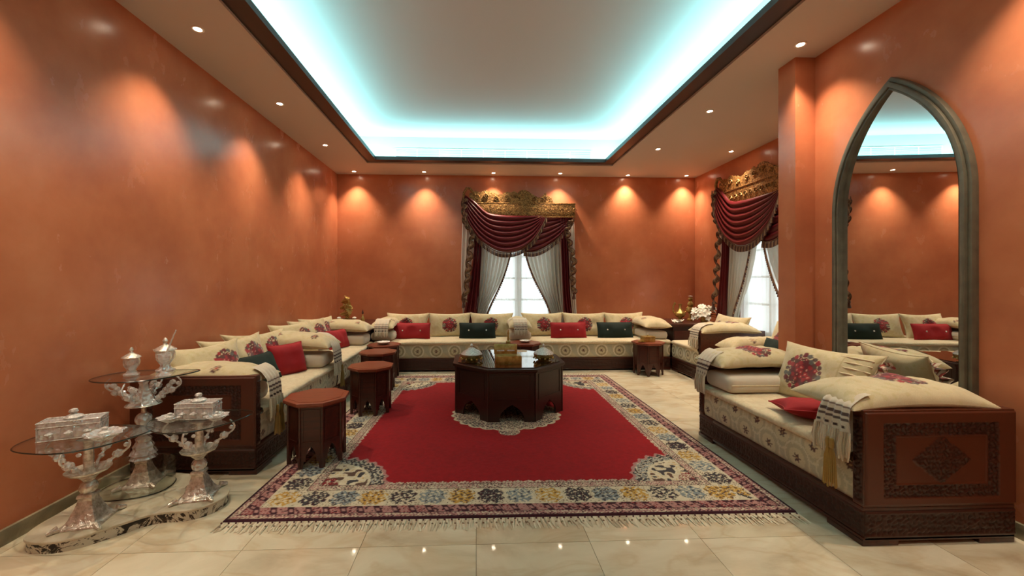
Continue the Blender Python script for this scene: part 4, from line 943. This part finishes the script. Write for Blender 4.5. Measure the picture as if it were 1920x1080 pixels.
# ---------------------------------------------------------------- mirror
mr = thing('arched_mirror', 'tall pointed-arch mirror in a grey bronze frame on the right wall', 'mirror', (XR, 2.76, 0), R(-90))
def garch(hw, z0, zs, za, n=16):
    # pointed gothic arch, outline in x-z ; local x runs towards the camera
    h = za-zs; Rr = (hw*hw+h*h)/(2*hw); pts = [(-hw, z0)]
    for i in range(n+1):
        a = i/n*math.asin(min(1, h/Rr)); pts.append((-hw+Rr*(1-math.cos(a)), zs+Rr*math.sin(a)))
    return pts+[(-x, z) for x, z in reversed(pts[:-1])]
def loop(mb, A, B, y0, y1):
    n = len(A); vs = [(x,y0,z) for x,z in A]+[(x,y0,z) for x,z in B]+[(x,y1,z) for x,z in A]+[(x,y1,z) for x,z in B]; fs = []
    for i in range(n):
        j = (i+1) % n; fs += [(i,j,n+j,n+i),(2*n+i,3*n+i,3*n+j,2*n+j),(i,2*n+i,2*n+j,j),(n+i,n+j,3*n+j,3*n+i)]
    mb.add(vs, fs)
Z0 = .66
fr_ = MB(); A = garch(.475,Z0,1.97,2.86); B = garch(.452,Z0+.03,1.97,2.825); D_ = garch(.425,Z0+.055,1.97,2.785); E_ = garch(.41,Z0+.07,1.97,2.765)
loop(fr_, A, B, -.045, 0); loop(fr_, B, D_, -.065, 0); loop(fr_, D_, E_, -.055, 0)
fr_.build('frame', M['frame'], mr, bev=.006, ang=50)
G = garch(.418,Z0+.06,1.97,2.775); mg = MB()
tilt = math.tan(R(3.2)); n_ = len(G)
mg.add([(x, -.036-x*tilt, z) for x, z in G]+[(x, -.030-x*tilt, z) for x, z in G], [tuple(range(n_)), tuple(range(2*n_-1, n_-1, -1))]+[(i, n_+i, n_+(i+1)%n_, (i+1)%n_) for i in range(n_)])
mg.build('mirror_glass', M['mirror'], mr, smooth=False)
MB().box(-.45,.45,-.012,-.004,Z0+.02,1.99).build('backing', M['wood_dark'], mr, smooth=False)

# ---------------------------------------------------------------- drapery
def curve(pts, s):
    P_ = np.array(pts, float); n = len(P_); t_ = np.linspace(0, 1, n)
    # Catmull-Rom
    s = np.asarray(s); k = np.clip((s*(n-1)).astype(int), 0, n-2); f = s*(n-1)-k
    g = lambda i: P_[np.clip(i, 0, n-1)]
    p0, p1, p2, p3 = g(k-1), g(k), g(k+1), g(k+2); f = f[..., None]
    return .5*((2*p1)+(-p0+p2)*f+(2*p0-5*p1+4*p2-p3)*f**2+(-p0+3*p1-3*p2+p3)*f**3)
def surf(name, A, B, nf, amp, y0, mt, parent, ns=60, nt=90, phase=0, along=False, pin=True, ybow=0):
    s = np.linspace(0, 1, ns); t_ = np.linspace(0, 1, nt); Pa, Pb = curve(A, s), curve(B, s)
    if along:        # folds run along s, stacked in t (swag)
        T, S_ = np.meshgrid(t_, s, indexing='ij'); q = T[..., None]; Pp = Pa[None]*(1-q)+Pb[None]*q
        env = (np.sin(PI*np.clip(S_,.02,.98))**.45)*.8+.2
        Y = y0-amp*env*(np.abs(np.sin(T*PI*nf+phase))**.7)-ybow*np.sin(PI*S_)*T
    else:            # vertical folds across t (curtain) ; s runs down
        S_, T = np.meshgrid(s, t_, indexing='ij'); q = T[..., None]; Pp = Pa[:, None]*(1-q)+Pb[:, None]*q
        Y = y0-amp*(.5+.5*np.sin(T*2*PI*nf+phase+.6*np.sin(S_*5)))*(1-.25*S_)
    me = grid_mesh(name, [(Pp[..., 0], Y, Pp[..., 1], None)]); return link(name, me, mt, parent)
def fringe(pts, y0, parent, n=60, l=.085, name='fringe'):
    c_ = curve(pts, np.linspace(0, 1, n)); f = MB()
    for i, (x, z) in enumerate(c_):
        f.col = tuple(lin(((98,58,40),(150,116,82),(70,34,28))[i % 3])); f.lathe([(0,.0),(.008,-.004),(.005,-.014),(.010,-.03),(.012,-l),(0,-l)], 6, x, y0, z)
    f.col = tuple(lin((120,84,58))); f.tube([(x, y0, z) for x, z in c_], .009, 5)
    return f.build(name, M['trim'], parent)
def garland(pts, y0, parent, n=120, w=.05):
    c_ = curve(pts, np.linspace(0, 1, n)); i = np.arange(n); rows = []
    K1, K2 = lin((92,56,38)), lin((150,122,90)); q = np.linspace(-1, 1, 9)
    Q, I = np.meshgrid(q, i); ph = I*2*PI/15
    X = c_[:, 0][I]+w*Q*(.75+.3*np.sin(ph))+.03*np.sin(ph); Z = c_[:, 1][I]+.022*np.cos(ph)*Q; Y = y0-.025-.025*np.sin(ph+Q*2.2)
    K = np.where((np.abs(Q) > .7)[..., None] | (vnoise(I*.7, Q*4, 3) > .55)[..., None], K1, K2)
    o = link('ruffled_trim', grid_mesh('ruffled_trim', [(X, Y, Z, K)]), M['trim'], parent)
    tl = MB(); x, z = c_[-1]; tl.col = tuple(lin((84,50,36))); tl.lathe([(0,.04),(.02,.03),(.025,.0),(.018,-.02),(.035,-.1),(0,-.11)], 10, x, y0-.03, z)
    tl.build('tassel', M['trim'], o); return o
def drapery(loc, rz, where, extra):
    w = 2.06
    co = thing('cornice', 'gilded carved cornice with asymmetric crest above '+where, 'cornice', loc, rz, 'gilded curtain cornices')
    band = MB().box(.12,w,-.16,-.13,2.60,2.83).box(w-.03,w,-.13,0,2.60,2.83).box(.12,.15,-.13,0,2.60,2.83); band.build('band', M['cornice'], co, bev=.004)
    MB().box(.11,w+.006,-.168,-.13,2.83,2.85).build('upper_rail', M['cornice'], co, bev=.005); MB().box(.11,w+.006,-.168,-.13,2.585,2.605).build('lower_rail', M['cornice'], co, bev=.005)
    cr = [(.12,2.85),(.12,3.02),(.18,3.02),(.24,3.06),(.32,3.03),(.42,3.07),(.5,3.04),(.58,3.02),(.64,2.99),(.72,3.0),(.80,3.04),(.88,3.03),(.94,3.06),(1.0,3.02),(1.05,3.07),(1.13,3.08),(1.2,3.05),(1.28,3.0),(1.36,2.95),(1.42,2.94),(1.47,2.99),(1.51,3.04),(1.55,2.98),(1.6,2.96),(1.63,2.92),(1.66,2.85)]
    fine = [cr[0]]
    for a, b in zip(cr[1:-1], cr[2:]):
        for q in range(4):
            t_ = q/4; fine.append((a[0]*(1-t_)+b[0]*t_, a[1]*(1-t_)+b[1]*t_+.012*abs(math.sin(PI*t_*1.0+a[0]*9))))
    MB().wallpoly(fine+[cr[-1]], -.155, -.13).build('crest', M['cornice'], co, smooth=False)
    sc_ = MB()
    for (x, z, r_) in ((.26,2.95,.05),(.42,2.97,.045),(.60,2.93,.04),(.8,2.95,.045),(.96,2.96,.05),(1.12,2.98,.06),(1.3,2.92,.04),(1.5,2.94,.04)):
        sc_.tube([(x+r_*(1-k/14)*math.cos(k*.8), -.16, z+r_*(1-k/14)*math.sin(k*.8)) for k in range(12)], .009, 6)
    for k in range(17): x = .2+k*.115; sc_.tube([(x+.045*(1-q/10)*math.cos(q*.9), -.164, 2.715+.05*(1-q/10)*math.sin(q*.9)) for q in range(9)], .007, 5)
    sc_.build('scrollwork', M['cornice'], co)
    MB().tube([(.02,-.13,2.6),(.015,-.14,2.85),(.03,-.15,3.03),(.08,-.155,3.11),(.14,-.155,3.1),(.19,-.15,3.04),(.24,-.145,2.97)], [.022,.022,.024,.026,.026,.024,.02], 10).build('hook', M['cornice'], co)
    cu = thing('swag_curtain', 'maroon swags and cream drapes with brown fringe over '+where, 'curtain', loc, rz, 'swagged window curtains')
    s1 = surf('swag', [(.06,2.98),(.22,2.88),(.45,2.68),(.75,2.63),(1.1,2.62),(1.45,2.62)], [(.02,2.93),(.08,2.55),(.30,2.2),(.58,2.0),(.82,1.95),(1.08,2.02),(1.32,2.22),(1.52,2.58)], 7, .045, -.15, M['maroon'], cu, 70, 120, 0, True, ybow=.06)
    fringe([(.0,2.93),(.07,2.55),(.29,2.19),(.58,1.98),(.82,1.94),(1.08,2.01),(1.32,2.21),(1.52,2.58)], -.20, s1, 80)
    s2 = surf('swag', [(1.2,2.62),(1.5,2.62),(1.75,2.61),(2.0,2.6)], [(1.0,2.02),(1.2,1.95),(1.45,2.02),(1.72,2.2),(1.92,2.42),(2.02,2.58)], 6, .04, -.125, M['maroon'], cu, 50, 100, .4, True)
    fringe([(1.12,1.97),(1.3,1.96),(1.5,2.03),(1.72,2.19),(1.92,2.41),(2.02,2.56)], -.15, s2, 46)
    c1 = surf('cream_drape', [(.30,2.5),(.27,1.8),(.22,1.2),(.2,.8),(.2,.5)], [(.95,2.5),(.86,1.9),(.72,1.45),(.47,.95),(.36,.5)], 8, .10, -.03, M['cream'], cu, 50, 130)
    fringe([(.93,2.3),(.86,1.9),(.72,1.45),(.5,.98),(.42,.78)], -.15, c1, 54, .06)
    c2 = surf('cream_drape', [(1.08,2.5),(1.16,1.9),(1.30,1.5),(1.55,1.0),(1.72,.5)], [(1.80,2.5),(1.82,1.8),(1.84,1.2),(1.86,.8),(1.88,.5)], 8, .10, -.03, M['cream'], cu, 50, 130)
    fringe([(1.1,2.3),(1.16,1.9),(1.30,1.5),(1.53,1.05),(1.62,.8)], -.15, c2, 54, .06)
    surf('maroon_panel', [(.20,2.6),(.2,1.9),(.1,1.2),(.02,.8),(.02,.5)], [(.36,2.6),(.34,1.9),(.30,1.2),(.27,.8),(.27,.5)], 3, .06, -.11, M['maroon'], cu, 40, 40)
    surf('maroon_panel', [(1.78,2.6),(1.80,1.9),(1.83,1.2),(1.86,.8),(1.87,.5)], [(1.92,2.6),(1.94,1.9),(1.97,1.2),(2.01,.8),(2.02,.5)], 3, .06, -.11, M['maroon'], cu, 40, 40)
    surf('pale_panel', [(.0,2.62),(-.02,2.0),(-.03,1.4),(.02,.6)], [(.22,2.62),(.2,2.0),(.12,1.4),(.08,.6)], 3, .03, -.03, M['cream'], cu, 30, 40)
    surf('pale_panel', [(1.93,2.62),(1.95,2.0),(1.98,1.2),(2.02,.8)], [(2.06,2.62),(2.08,2.0),(2.1,1.2),(2.12,.8)], 3, .03, -.03, M['cream'], cu, 30, 40)
    garland([(.03,2.9),(.03,2.7),(.06,2.45),(.18,2.3),(.14,2.05),(.10,1.7),(.08,1.4),(.02,1.05)], -.16, cu, 170, .05)
    garland([(1.98,2.55),(1.90,2.35),(1.95,2.1),(2.02,1.8),(2.0,1.5),(2.03,1.2)], -.14, cu, 130, .045)
    sh = surf('sheer_curtain', [(.28,2.45),(.28,1.5),(.28,.5)], [(1.8,2.45),(1.8,1.5),(1.8,.5)], 16, .03, -.012, M['sheer'], None, 20, 200)
    tag(sh, 'white sheer voile panel hanging inside '+where, 'curtain', 'sheer window panels'); sh.location = loc; sh.rotation_euler = (0,0,rz)
drapery((-.25, YB, 0), 0, 'the back wall window', '')
drapery((XA, 6.61, 0), R(-90), 'the alcove side window', '')
